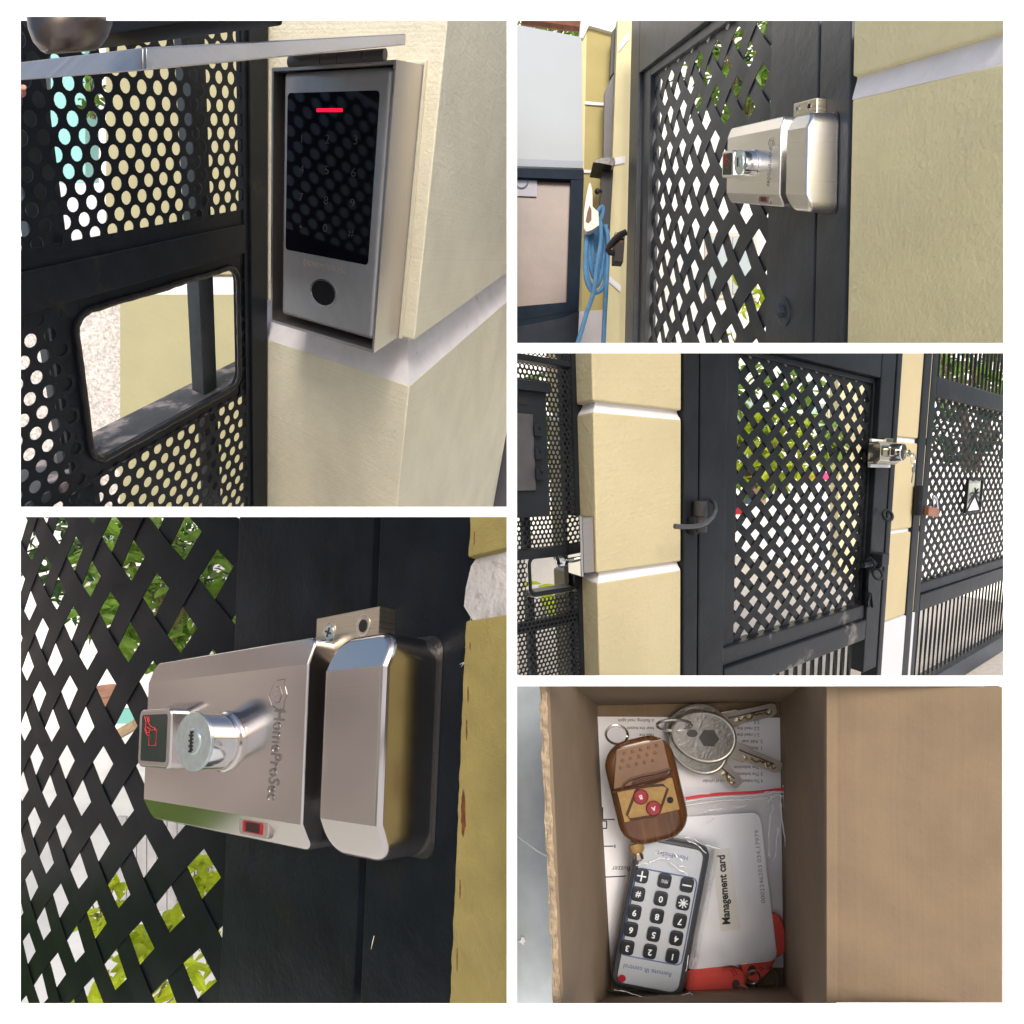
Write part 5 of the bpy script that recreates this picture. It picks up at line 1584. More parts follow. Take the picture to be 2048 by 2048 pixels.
    for j in range(ny + 1):
        for i in range(nx + 1):
            a_, b2 = i / nx, j / ny
            x = (q[0][0] * (1 - a_) + q[1][0] * a_) * (1 - b2) + (q[3][0] * (1 - a_) + q[2][0] * a_) * b2
            y = (q[0][1] * (1 - a_) + q[1][1] * a_) * (1 - b2) + (q[3][1] * (1 - a_) + q[2][1] * a_) * b2
            zz = .072 + .028 * math.sin(math.pi * a_) * math.sin(math.pi * min(1, b2 * 1.1)) ** .5
            for fx_, fy_, p0, am in ph: zz += am * abs(math.sin(fx_ * a_ + fy_ * b2 + p0)) 
            vs.append((x, y, zz))
    for j in range(ny):
        for i in range(nx):
            k_ = j * (nx + 1) + i
            fs.append((k_, k_ + 1, k_ + nx + 2, k_ + nx + 1))
    mb = MB(CF); mb.add(vs, fs); mb.build('film', M_film, zb_, sharp=0, recalc=False)
    s0, s1 = B(655, 447, .085), B(1024, 409, .085)
    MB(CF).tube([(s0[0] + (s1[0] - s0[0]) * i / 6, s0[1] + (s1[1] - s0[1]) * i / 6 + .004 * math.sin(i), .092 + .004 * math.sin(i * 2)) for i in range(7)], .0055, 6).build('red_zip', mat('red_zip_line', (.70, .05, .07), .4), zb_, sharp=0)
    M_fw = mat('bag_edge', (.80, .82, .86), .15, alpha=.45, spec=.6)
    for off in (12, 26):
        MB(CF).tube([(s0[0] + (s1[0] - s0[0]) * i / 6, s0[1] - off * mm + (s1[1] - s0[1]) * i / 6 + .004 * math.sin(i), .088) for i in range(7)], .0035, 5).build('zip_ridge', M_fw, zb_, sharp=0)
    MB(CF).tube([(q[2][0] - .004, q[2][1], .08), ((q[1][0] + q[2][0]) / 2 + .002, (q[1][1] + q[2][1]) / 2, .083), (q[1][0], q[1][1], .078)], .003, 5).build('bag_edge', M_fw, zb_, sharp=0)
    rc = random.Random(77)
    def glint_streak(pts, z0, r_, par):  # white streak tubes standing in for glints along the film folds
        q3 = [B(x, y, z0) for x, y in pts]
        sm = []
        for i in range(len(q3) - 1):
            for k_ in range(5):
                t_ = k_ / 5
                sm.append((q3[i][0] * (1 - t_) + q3[i + 1][0] * t_ + rc.uniform(-.002, .002), q3[i][1] * (1 - t_) + q3[i + 1][1] * t_ + rc.uniform(-.002, .002), z0 + rc.uniform(-.002, .004)))
        MB(CF).tube(sm, [r_ * rc.uniform(.3, 1.0) for _ in sm], 5).build('film_glint_streak', M_cs, par, sharp=0)
    M_cs = mat('film_glint', (.90, .92, .95), .12, alpha=.75, spec=.8)
    for pts in ([(960, 470), (985, 440), (1012, 430), (1018, 500)], [(985, 470), (972, 540), (968, 620), (972, 690)], [(1004, 560), (996, 640), (984, 690)], [(700, 505), (740, 492), (800, 486)], [(735, 540), (770, 515)],
                [(1010, 470), (1030, 600), (1040, 720)], [(840, 480), (900, 472)], [(690, 430), (760, 428)], [(950, 425), (1010, 418)], [(860, 1072), (900, 1066)], [(668, 1090), (690, 1040), (700, 980)]):
        glint_streak(pts, .098, .0028, zb_)
    # ---------------- infrared remote with fifteen keys
    zi = .135
    Bi = lambda x, y: B(x, y, zi)
    e0, e1 = Bi(455, 680), Bi(368, 1140)
    ang = math.atan2(-(e0[0] - e1[0]), e0[1] - e1[1])
    ctr = Bi(552, 905)
    RF = CF.sub(ctr[0], ctr[1], 0, ang)
    L_ = lambda x, y: RF.uv(c5(x, y), zi)
    w0 = (L_(455, 680)[0] + L_(368, 1140)[0]) / 2; w1 = (L_(742, 690)[0] + L_(648, 1190)[0]) / 2
    h0 = (L_(385, 1156)[1] + L_(600, 1206)[1]) / 2; h1 = L_(600, 622)[1] + .02
    ir = thing('remote_control', 'slim grey infrared remote control with fifteen black keys in clear wrap', 'remote control', RF.at(0, h0, .06))
    MB(RF).pad(w0, w1, h0, h1, .042, .055, zi - .006, .022, 6, 4).build('case', mat('dark_grey_case', (.055, .06, .072), .35), ir)
    MB(RF).pad(w0 + .022, w1 - .022, h0 + .020, h1 - .02, .030, zi - .012, zi, .003, 6, 2).build('face_plate', mat('pale_grey_face', (.44, .47, .51), .38, var=(2, .06)), ir)
    keys = [('+', 490, 738), ('MENU', 576, 757), ('-', 660, 773), ('#', 477, 807), ('0', 562, 824), ('*', 646, 840), ('9', 463, 875), ('8', 548, 890), ('7', 634, 908),
            ('6', 450, 940), ('5', 535, 958), ('4', 620, 973), ('3', 436, 1008), ('2', 521, 1023), ('1', 606, 1040)]
    M_key = mat('black_rubber_key', (.018, .022, .028), .45)
    M_kp = mat('white_key_print', (.72, .74, .76), .5)
    kw = 24.5 * mm * .96; kh = 27 * mm * .96
    base = None
    for i, (s_, x, y) in enumerate(keys):
        X, Y = L_(x, y)
        if base is None:
            base = MB(RF).pad(X - kw, X + kw, Y - kh, Y + kh, .012, zi - .002, zi + .014, .006, 3, 2).build('key', M_key, ir); b0 = (X, Y); kk = base
        else:
            kk = link(base.copy()); kk.parent = ir
            kk.location = RF.ex * (X - b0[0]) + RF.ey * (Y - b0[1]); ORG[kk] = ORG[ir] + kk.location
        hh = 13 * mm if s_ == 'MENU' else 22 * mm
        yy = Y - (hh * .35 if s_ == '*' else 0) + (hh * .0 if s_ != '-' else 0)
        if s_ == '*':
            m_ = MB(RF)
            for a_ in range(0, 180, 45):
                m_.box(0, 0, 0, 0, 0, 0) if False else m_.tube([(X - .017 * math.cos(R(a_)), Y - .017 * math.sin(R(a_)), zi + .0148), (X + .017 * math.cos(R(a_)), Y + .017 * math.sin(R(a_)), zi + .0148)], .0022, 4)
        elif s_ in '+-':
            m_ = MB(RF).box(X - .016, X + .016, Y - .0024, Y + .0024, zi + .0142, zi + .0156)
            if s_ == '+': m_.box(X - .0024, X + .0024, Y - .018, Y + .018, zi + .0143, zi + .0158)
        else:
            m_ = MB(RF).text(s_, X, Y, hh, zi + .0143, zi + .0156, ang=math.pi, sx=.50 if s_ == 'MENU' else 1.0, bold=.0 if s_ == 'MENU' else .0006)
        pr_ = m_.build('key_symbol', M_kp, kk, sharp=0)
        if kk is not base:
            pr_.location = (0, 0, 0)
    M_bl = mat('blue_print', (.10, .14, .30), .6)
    fr0, fr1 = L_(470, 712), L_(640, 1070)
    x0, x1 = (L_(462, 740)[0] + L_(410, 1025)[0]) / 2, (L_(700, 760)[0] + L_(640, 1060)[0]) / 2
    y1, y0 = (L_(480, 705)[1] + L_(690, 752)[1]) / 2, (L_(425, 1036)[1] + L_(620, 1078)[1]) / 2
    MB(RF).tube([(x, y, zi + .0003) for x, y in rrect(x0, x1, y0, y1, .02, 4)], .0024, 4, True).build('printed_border', M_bl, ir, sharp=0)
    tx = MB(RF)
    p_ = L_(511, 1095); tx.text('Remote IR control', p_[0], p_[1], 17 * mm, zi + .0004, zi + .0014, ang=math.pi, sx=.98)
    p_ = L_(606, 662); tx.text('HomeProSec', p_[0], p_[1], 16 * mm, zi + .0004, zi + .0014, ang=math.pi, sx=.95)
    tx.build('lettering', M_bl, ir, sharp=0)
    p_ = L_(415, 1126)
    MB(RF).lathe(p_[0], p_[1], [(11 * mm, zi + .0002), (14 * mm, zi + .001)], 18).build('red_dot', mat('red_dot_print', (.35, .015, .03), .5), ir, sharp=0)
    # clear wrap of the remote
    mb = MB(RF); vs = []; fs = []
    nx, ny = 16, 40
    ph = [(rf.uniform(4, 14), rf.uniform(6, 22), rf.uniform(0, 6), rf.uniform(.001, .0035)) for _ in range(8)]
    for j in range(ny + 1):
        for i in range(nx + 1):
            a_, b2 = i / nx, j / ny
            x = w0 - .02 + (w1 - w0 + .05) * a_; y = h0 - .03 + (h1 - h0 + .05) * b2
            zz = zi + .019
            ed = min(a_, 1 - a_, b2 * 2, (1 - b2) * 2) * 10
            if ed < 1: zz -= (1 - ed) ** 2 * .05
            up = max(0, b2 - .72) / .28
            for fx_, fy_, p0, am in ph: zz += am * (0.5 + 1.6 * up) * (abs(math.sin(fx_ * a_ + fy_ * b2 + p0)) - .3)
            vs.append((x, y, zz))
    for j in range(ny):
        for i in range(nx):
            k_ = j * (nx + 1) + i
            fs.append((k_, k_ + 1, k_ + nx + 2, k_ + nx + 1))
    mb.add(vs, fs)
    M_wrap = film_mat('clear_wrap', .0, .09, [(8, .4, .03)])
    mb.build('clear_wrap', M_wrap, ir, sharp=0, recalc=False)
    for pts in ([(520, 690), (560, 672), (600, 676)], [(596, 690), (640, 720), (668, 738)], [(610, 650), (650, 690)], [(648, 592), (690, 600), (720, 622), (800, 640)], [(660, 604), (700, 622), (740, 660)], [(540, 655), (575, 640)],
                [(470, 700), (490, 690), (520, 694)], [(630, 700), (660, 708)], [(385, 1166), (470, 1188), (560, 1212)], [(640, 1190), (670, 1180), (690, 1196)], [(655, 1100), (668, 1020)]):
        glint_streak(pts, zi + .03, .0024, ir)
    # ---------------- wood effect two button remote
    za = .245
    Ba = lambda x, y: B(x, y, za)
    e0, e1 = Ba(336, 285), Ba(414, 612)
    ang = math.atan2(-(e0[0] - e1[0]), e0[1] - e1[1])
    ctr = Ba(498, 418)
    AF = CF.sub(ctr[0], ctr[1], 0, ang)
    A_ = lambda x, y, z_=za: AF.uv(c5(x, y), z_)
    w0 = (A_(336, 285)[0] + A_(414, 612)[0]) / 2; w1 = (A_(600, 230)[0] + A_(668, 520)[0]) / 2
    h0 = (A_(440, 645)[1] + A_(640, 590)[1]) / 2; h1 = (A_(360, 240)[1] + A_(575, 192)[1]) / 2
    M_wood = mat('brown_wood_effect', (.080, .032, .011), .26, var=(7, .35), streak=(AF.ex, 30, .30, .0, .04), coat=.35)
    M_gold = mat('gold_brown_panel', (.31, .20, .075), .36, .25, var=(60, .12), bump=(150, .2, .002))
    M_up = mat('bronze_panel', (.19, .11, .065), .22, .2, var=(14, .12), coat=.3)
    ab = thing('wood_remote', 'brown wood effect two button remote with gold panel lying across the box', 'remote control', AF.at(0, h0, .14))
    W2, H2 = (w1 - w0), (h1 - h0)
    MB(AF).pad(w0, w1, h0, h1, .085, .145, za, .035, 7, 5).build('case', M_wood, ab)
    gx0, gx1 = w0 + .10 * W2, w1 - .10 * W2
    gyb, gym, gyt = h0 + .255 * H2, h0 + .56 * H2, h0 + .93 * H2
    MB(AF).prism([(gx0, gyb), (gx1, gyb), (gx1, gym), (gx0, gym)], za - .01, za + .004, .003).build('gold_panel', M_gold, ab)
    MB(AF).prism([(gx0 - .01, gym + .006), (gx1, gym + .006), (gx1, gyt), (gx0 + .03, gyt)], za - .01, za + .006, .004).build('upper_panel', M_up, ab)
    M_gr = mat('dark_groove', (.05, .018, .008), .6)
    wv = [(370 + 45, 416), (432, 400), (455, 380), (500, 365), (560, 355), (612, 325)]
    MB(AF).tube([(*A_(x, y), za + .006) for x, y in [(415, 412), (425, 392), (450, 374), (490, 362), (545, 352), (600, 335)]], .0045, 5).build('wave_groove', M_gr, ab, sharp=0)
    MB(AF).tube([(*A_(x, y), za + .006) for x, y in [(606, 336), (596, 358), (575, 375), (540, 388), (490, 402), (415, 416), (380, 424)]], .0045, 5).build('wave_groove', M_gr, ab, sharp=0)
    for i in range(5):
        o1 = 6.0 * i
        MB(AF).tube([(*A_(x, y + o1), za + .006) for x, y in [(452, 380), (500, 366), (550, 356), (590, 344)]], .0018, 4).build('ridge', M_gr, ab, sharp=0)
    dots = [(425, 278), (456, 271), (486, 264), (516, 257), (546, 248), (418, 305), (449, 298), (480, 291), (510, 284), (540, 276), (411, 333), (441, 326), (471, 319), (501, 312), (531, 305)]
    d0 = None
    for x, y in dots:
        X, Y = A_(x, y)
        if d0 is None:
            d0 = MB(AF).ball((X, Y, za + .008), .0052, 10, 6).build('raised_dot', M_up, ab, sharp=0); dd = (X, Y)
        else:
            k_ = link(d0.copy()); k_.parent = ab; k_.location = AF.ex * (X - dd[0]) + AF.ey * (Y - dd[1])
    dm = [A_(x, y) for x, y in ((505, 402), (570, 396), (588, 410), (556, 500), (540, 512), (446, 526), (434, 510), (468, 418), (482, 406))]
    MB(AF).tube([(x, y, za + .0045) for x, y in dm], .0042, 6, True).build('diamond_groove', M_gr, ab, sharp=0)
    M_bt = mat('maroon_button', (.20, .02, .03), .3, coat=.4)
    for s_, x, y in (('B', 487, 441), ('A', 535, 484)):
        X, Y = A_(x, y)
        bt_ = MB(AF).lathe(X, Y, [(.025, za + .003), (.025, za + .010), (.021, za + .015), (.010, za + .016)], 24).build('button', M_bt, ab, sharp=0)
        MB(AF).text(s_, X, Y, 15 * mm, za + .0152, za + .0172, ang=math.pi, bold=.0006).build('letter', mat('pink_print', (.70, .50, .52), .5), bt_, sharp=0)
    X, Y = A_(597, 453)
    MB(AF).lathe(X, Y, [(.011, za + .003), (.011, za + .0055)], 14).build('led_hole', M_dark, ab)
    X, Y = A_(470, 648)
    TF = Fr(AF.at((A_(470, 648)[0]), h0, za - .05), AF.ex, AF.ez, -AF.ey)
    MB(TF).lathe(0, 0, [(.026, -.01), (.025, .012), (.018, .022)], 16).build('antenna_collar', M_gold, ab)
    MB(TF).lathe(0, 0, [(.013, .020), (.017, .030), (.016, .044), (.006, .050)], 14).build('antenna_tip', mat('antenna_steel', (.6, .5, .42), .25, 1.0), ab)
    ring('thin steel ring at the top of the wood effect remote', (396, 207), 38, .19, (.0, .03), .0042, 2, .8)
    # ---------------- keys
    M_k = mat('dull_nickel_key', (.46, .46, .44), .38, 1.0, var=(60, .15), bump=(130, .5, .004))
    M_kb = mat('brass_nickel_blade', (.62, .61, .57), .34, .7, bump=(40, .1, .004))
    M_kd = mat('key_recess', (.10, .10, .10), .45, .7, bump=(60, .3, .004))
    M_br = mat('brass_cut', (.74, .64, .42), .24, 1.0)
    def bigkey(lab, bow, rx, ry, ba, tip, z0, recess, hole):
        c0 = B(*bow, z0); tp = B(*tip, z0)
        t_ = thing('door_key', lab, 'key', CF.at(c0[0], c0[1], z0), 'three lock keys')
        bb = R(ba)
        def T(a, b2):
            return (c0[0] + a * math.cos(bb) - b2 * math.sin(bb), c0[1] + a * math.sin(bb) + b2 * math.cos(bb))
        rim = [T(rx * mm * math.cos(a), ry * mm * math.sin(a) * (1 + .08 * math.cos(a))) for a in [2 * math.pi * i / 36 for i in range(36)]]
        MB(CF).prism(rim, z0, z0 + .022, .007, 3, 60).build('bow', M_k, t_)
        MB(CF).tube([(*T(rx * mm * .93 * math.cos(a), ry * mm * .92 * math.sin(a) * (1 + .08 * math.cos(a))), z0 + .022) for a in [2 * math.pi * i / 36 for i in range(36)]], .0040, 5, True).build('bow_rim', M_kb, t_, sharp=0)
        if recess:
            h_ = [T(.16 * rx * mm + .30 * rx * mm * math.cos(a), .0 + .36 * ry * mm * math.sin(a)) for a in [math.pi / 3 * i + .2 for i in range(6)]]
            MB(CF).prism(h_, z0 + .0215, z0 + .0235, .001).build('hexagon_recess', M_kd, t_)
        if hole:
            hc = B(*hole, z0 + .023)
            MB(CF).prism(circ(hc[0], hc[1], 20 * mm, 14 * mm, 14), z0 + .0215, z0 + .0238).build('ring_hole', M_kd, t_)
        d = Vector((tp[0] - c0[0], tp[1] - c0[1])); ln_ = d.length; d.normalize(); n_ = Vector((-d.y, d.x))
        s_ = (rx if abs(d.x) > .8 else ry) * mm * .86
        bw = 30 * mm
        def Q(a, b2): return (c0[0] + d.x * a + n_.x * b2, c0[1] + d.y * a + n_.y * b2)
        MB(CF).prism([Q(s_, -bw * 1.05), Q(s_ + .06, -bw * 1.05), Q(s_ + .07, -bw * .8), Q(ln_ - .02, -bw * .8), Q(ln_, -bw * .45), Q(ln_, bw * .6), Q(ln_ - .015, bw * .85), Q(s_ + .07, bw * .85), Q(s_ + .06, bw * 1.05), Q(s_, bw * 1.05)], z0 + .003, z0 + .017, .003).build('blade', M_kb, t_)
        mb_ = MB(CF)
        r_ = random.Random(int(bow[0]))
        L = [(*Q(s_ + .05 + (ln_ - s_ - .07) * i / 12, -bw * .25 + r_.uniform(-.3, .3) * bw), z0 + .018) for i in range(13)]
        mb_.tube(L, [.003] + [r_.uniform(.004, .008) for _ in range(11)] + [.003], 6); mb_.build('wave_cut', M_br, t_, sharp=0)
        MB(CF).tube([(*Q(s_ + .03, bw * .2), z0 + .0175), (*Q(ln_ - .03, bw * .2), z0 + .0175)], .0025, 5).build('blade_groove', M_kd, t_, sharp=0)
        return t_
    bigkey('rearmost nickel key pointing to the upper right corner of the box', (690, 178), 112, 84, 12, (996, 112), .030, False, None)
    bigkey('lower nickel key pointing down towards the red seal of the bag', (700, 262), 116, 84, -28, (858, 398), .056, False, None)
    bigkey('front nickel key with dark hexagon recess pointing right', (722, 216), 122, 93, -14, (1014, 336), .084, True, (680, 202))
    ring('double steel key ring joining the three nickel keys', (612, 172), 62, .12, (.0, .03), .0050, 2, .28)
    return CF
use_panel(OPEN[4])
C5 = scene5()
use_panel(None)
# ================================================================== what stands behind the gates
def backdrop():
    # pale house far behind
    hs = thing('pale_house', 'large pale house wall standing far behind the gates', 'house', (0, 22, 0))
    M_h = mat('pale_render', (.86, .85, .80), .8, var=(.4, .03))
    MB(WF).box(-30, 30, 22, 24, 0, 34, .02).build('wall', M_h, hs)
    M_w = mat('far_window_glass', (.30, .38, .42), .15, spec=.6); M_fr = mat('far_window_frame', (.55, .50, .42), .6)
    for x, z in ((8.0, 17), (8.0, 11), (12.5, 17), (12.5, 11), (-15, 6.5), (-11, 15)):
        wf_ = MB(WF).box(x - .95, x + .95, 21.90, 21.995, z - 1.2, z + 1.2, .01).build('window', M_fr, hs)
        for dx in (-.43, .43):
            MB(WF).box(x + dx - .38, x + dx + .38, 21.86, 21.898, z - 1.05, z + 1.05).build('pane', M_w, wf_)
    # wall and hedge at the left, unseen, added only for reflections in the steel
    gw = MB(WF).box(-9.5, -9.0, -14, 9, 2.4, CAMZ + 1.0, .02).build('unseen_wall', mat('brown_render', (.56, .50, .48), .85, var=(.55, .55)))  # wall added out of view, mottled to give streaky reflections
    tag(gw, 'unseen brown wall added left of the display frame for reflections in the steel locks', 'wall')
    hm = MB(WF); rn = random.Random(31)
    nx_, nz_ = 90, 22
    vs = [(-8.6 + rn.uniform(-.22, .22), -14 + 23 * i / nx_, 2.4 * j / nz_) for j in range(nz_ + 1) for i in range(nx_ + 1)]
    fs = [(j * (nx_ + 1) + i, j * (nx_ + 1) + i + 1, (j + 1) * (nx_ + 1) + i + 1, (j + 1) * (nx_ + 1) + i) for j in range(nz_) for i in range(nx_)]
    hm.add(vs, fs)
    h_ = hm.build('unseen_hedge', mat('hedge_green', (.16, .27, .04), .7, var=(2, .6)), sharp=0, recalc=False)
    h_['kind'] = 'stuff'
backdrop()

def back1():
    """behind the first scene"""
    M_cr = mat('far_cream_stucco', (.36, .345, .21), .8, var=(1.5, .05), bump=(12, .3, .02))
    # far pillar seen through mesh and hatch: built upright at its own distance
    Y = 8.2
    pt = thing('far_pillar', 'far cream pillar with white groove seen through the hatch of the first gate', 'pillar', P(c1(700, 1800), Y))
    a = [P(c1(385, 240), Y), P(c1(440, 1150), Y), P(c1(490, 1960), Y)]
    def blk(nm, m_, x0, y0, x1, y1, dz=0.0):
        p0, p1 = P(c1(x0, y0), Y), P(c1(x1, y1), Y)
        b_ = MB(WF).box(p0.x, p1.x, Y + dz, Y + .8, p1.z, p0.z, .012)
        return b_.build(nm, m_, pt)
    blk('upper_block', M_cr, 398, -20, 1100, 1035)
    blk('groove', M_groove, 425, 1036, 1100, 1109, .05)
    blk('lower_block', M_cr, 452, 1110, 1100, 2000)
    # pieces left of it
    Y2 = 8.9
    def slab(name, lab, cat, m_, x0, y0, x1, y1, Y_, t_=.3):
        p0, p1 = P(c1(x0, y0), Y_), P(c1(x1, y1), Y_)
        o = MB(WF).box(p0.x, p1.x, Y_, Y_ + t_, p1.z, p0.z, .01).build(name, m_)
        tag(o, lab, cat)
        return o
    slab('teal_board', 'pale teal panel seen through the upper mesh of the first gate', 'board', mat('pale_teal_paint', (.26, .56, .57), .5), 190, 120, 322, 690, Y2)
    slab('lilac_wall', 'low lilac white wall seen through the mesh under the teal panel', 'wall', mat('lilac_white', (.66, .66, .74), .7), 205, 690, 470, 1000, Y2 - .1)
    slab('dark_panel', 'dark slate panel seen through the far left mesh of the first gate', 'panel', mat('dark_slate', (.03, .036, .042), .5), 60, -20, 189, 700, Y2)
    g = slab('gravel', 'x', 'x', mat('pink_gravel', (.66, .63, .62), .95, var=(22, .35), bump=(30, .9, .05)), -20, 1001, 600, 2100, 9.3)
    for k_ in ('label', 'category'): del g[k_]
    g['kind'] = 'structure'
    q = P(c1(352, 330), 8.6)
    bush('small_bush', 'small green bush glimpsed between teal panel and far cream pillar', 'bush', q, .16, .45, 60, .16, 0, 3)
use_panel(OPEN[0]); back1(); use_panel(None)

def back4():
    rnd = random.Random(9)
    # leafy plants through the big lattice
    def at(x, y, Y): return P(c4(x, y), Y)
    bush('leafy_tree', 'leafy green tree seen through the top of the close-up lattice', 'tree', at(640, 260, 15), 2.2, 2.5, 900, .46, 0, 1)
    bush('leafy_tree', 'darker leafy tree touching the top edge of the close-up lattice', 'tree', at(560, 160, 18), 3.2, 2.6, 1000, .5, 1, 2)
    bush('lime_plant', 'lime leaves behind the close-up lattice just below the lock corner', 'plant', at(745, 1440, 8), .24, .5, 40, .32, 2, 4)
    bush('lime_plant', 'lime leaves low behind the close-up lattice left of the black stile', 'plant', at(600, 1610, 8), .44, .30, 60, .30, 2, 6)
    bush('lime_plant', 'lime leaves behind the middle of the close-up lattice bottom', 'plant', at(400, 1480, 8), .28, .40, 46, .28, 2, 7)
    bush('lime_plant', 'bright lime plant at the bottom edge behind the close-up lattice', 'plant', at(560, 1800, 7), .95, .34, 120, .32, 2, 5)
def yard4():
    def at(x, y, Y): return P(c4(x, y), Y)
    # boarded fence low behind the lock
    Y = 11.0
    t = thing('board_fence', 'grey board fence seen low through the close-up lattice', 'fence', at(590, 1500, Y))
    M_f = mat('weathered_board', (.37, .37, .40), .8, var=(3, .15), streak=((1, 0, 0), 30, .10, .1, 0))
    p0, p1 = at(440, 1150, Y), at(860, 1500, Y)
    n = 11
    w_ = (p1.x - p0.x) / n
    b0 = None
    for i in range(n):
        if b0 is None:
            b0 = MB(WF).box(p0.x, p0.x + w_ * .93, Y, Y + .05, p1.z, p0.z, .008).build('board', M_f, t)
        else:
            c = link(b0.copy()); c.parent = t; c.location = Vector((w_ * i, 0, random.uniform(-.04, .04)))
    MB(WF).box(p0.x, p1.x, Y + .052, Y + .12, p0.z - .5, p0.z - .38).build('rail', M_f, t)
    # terracotta pots and a leaning pole
    M_t = mat('terracotta', (.34, .19, .135), .8, var=(6, .15))
    for x, y, lab in ((392, 705, 'terracotta pot seen through the upper middle of the close-up lattice'),):
        q = at(x, y, 10)
        F_ = Fr(q - Vector((0, 0, .18)), (1, 0, 0), (0, -1, 0), (0, 0, 1))
        o = MB(F_).lathe(0, 0, [(.14, 0), (.20, .26), (.235, .27), (.24, .36), (.20, .36), (.18, .28)], 20).build('plant_pot', M_t, sharp=30)
        tag(o, lab, 'pot')
    o = MB(WF).tube([tuple(at(405, 862, 9.5)), tuple(at(515, 800, 9.5))], .085, 10).build('leaning_pole', mat('pale_wood', (.40, .30, .19), .8, var=(4, .2)), sharp=30)
    tag(o, 'pale wooden pole leaning behind the close-up lattice near the card reader', 'pole')
    p0, p1 = at(430, 745, 12), at(505, 800, 12)
    o = MB(WF).box(p0.x, p1.x, 12, 12.1, p1.z, p0.z, .01).build('teal_board', mat('teal_board_paint', (.20, .50, .46), .6), sharp=30)
    tag(o, 'small teal board glimpsed left of the card reader through the lattice', 'board')
use_panel(OPEN[3]); yard4(); back4(); use_panel(None)

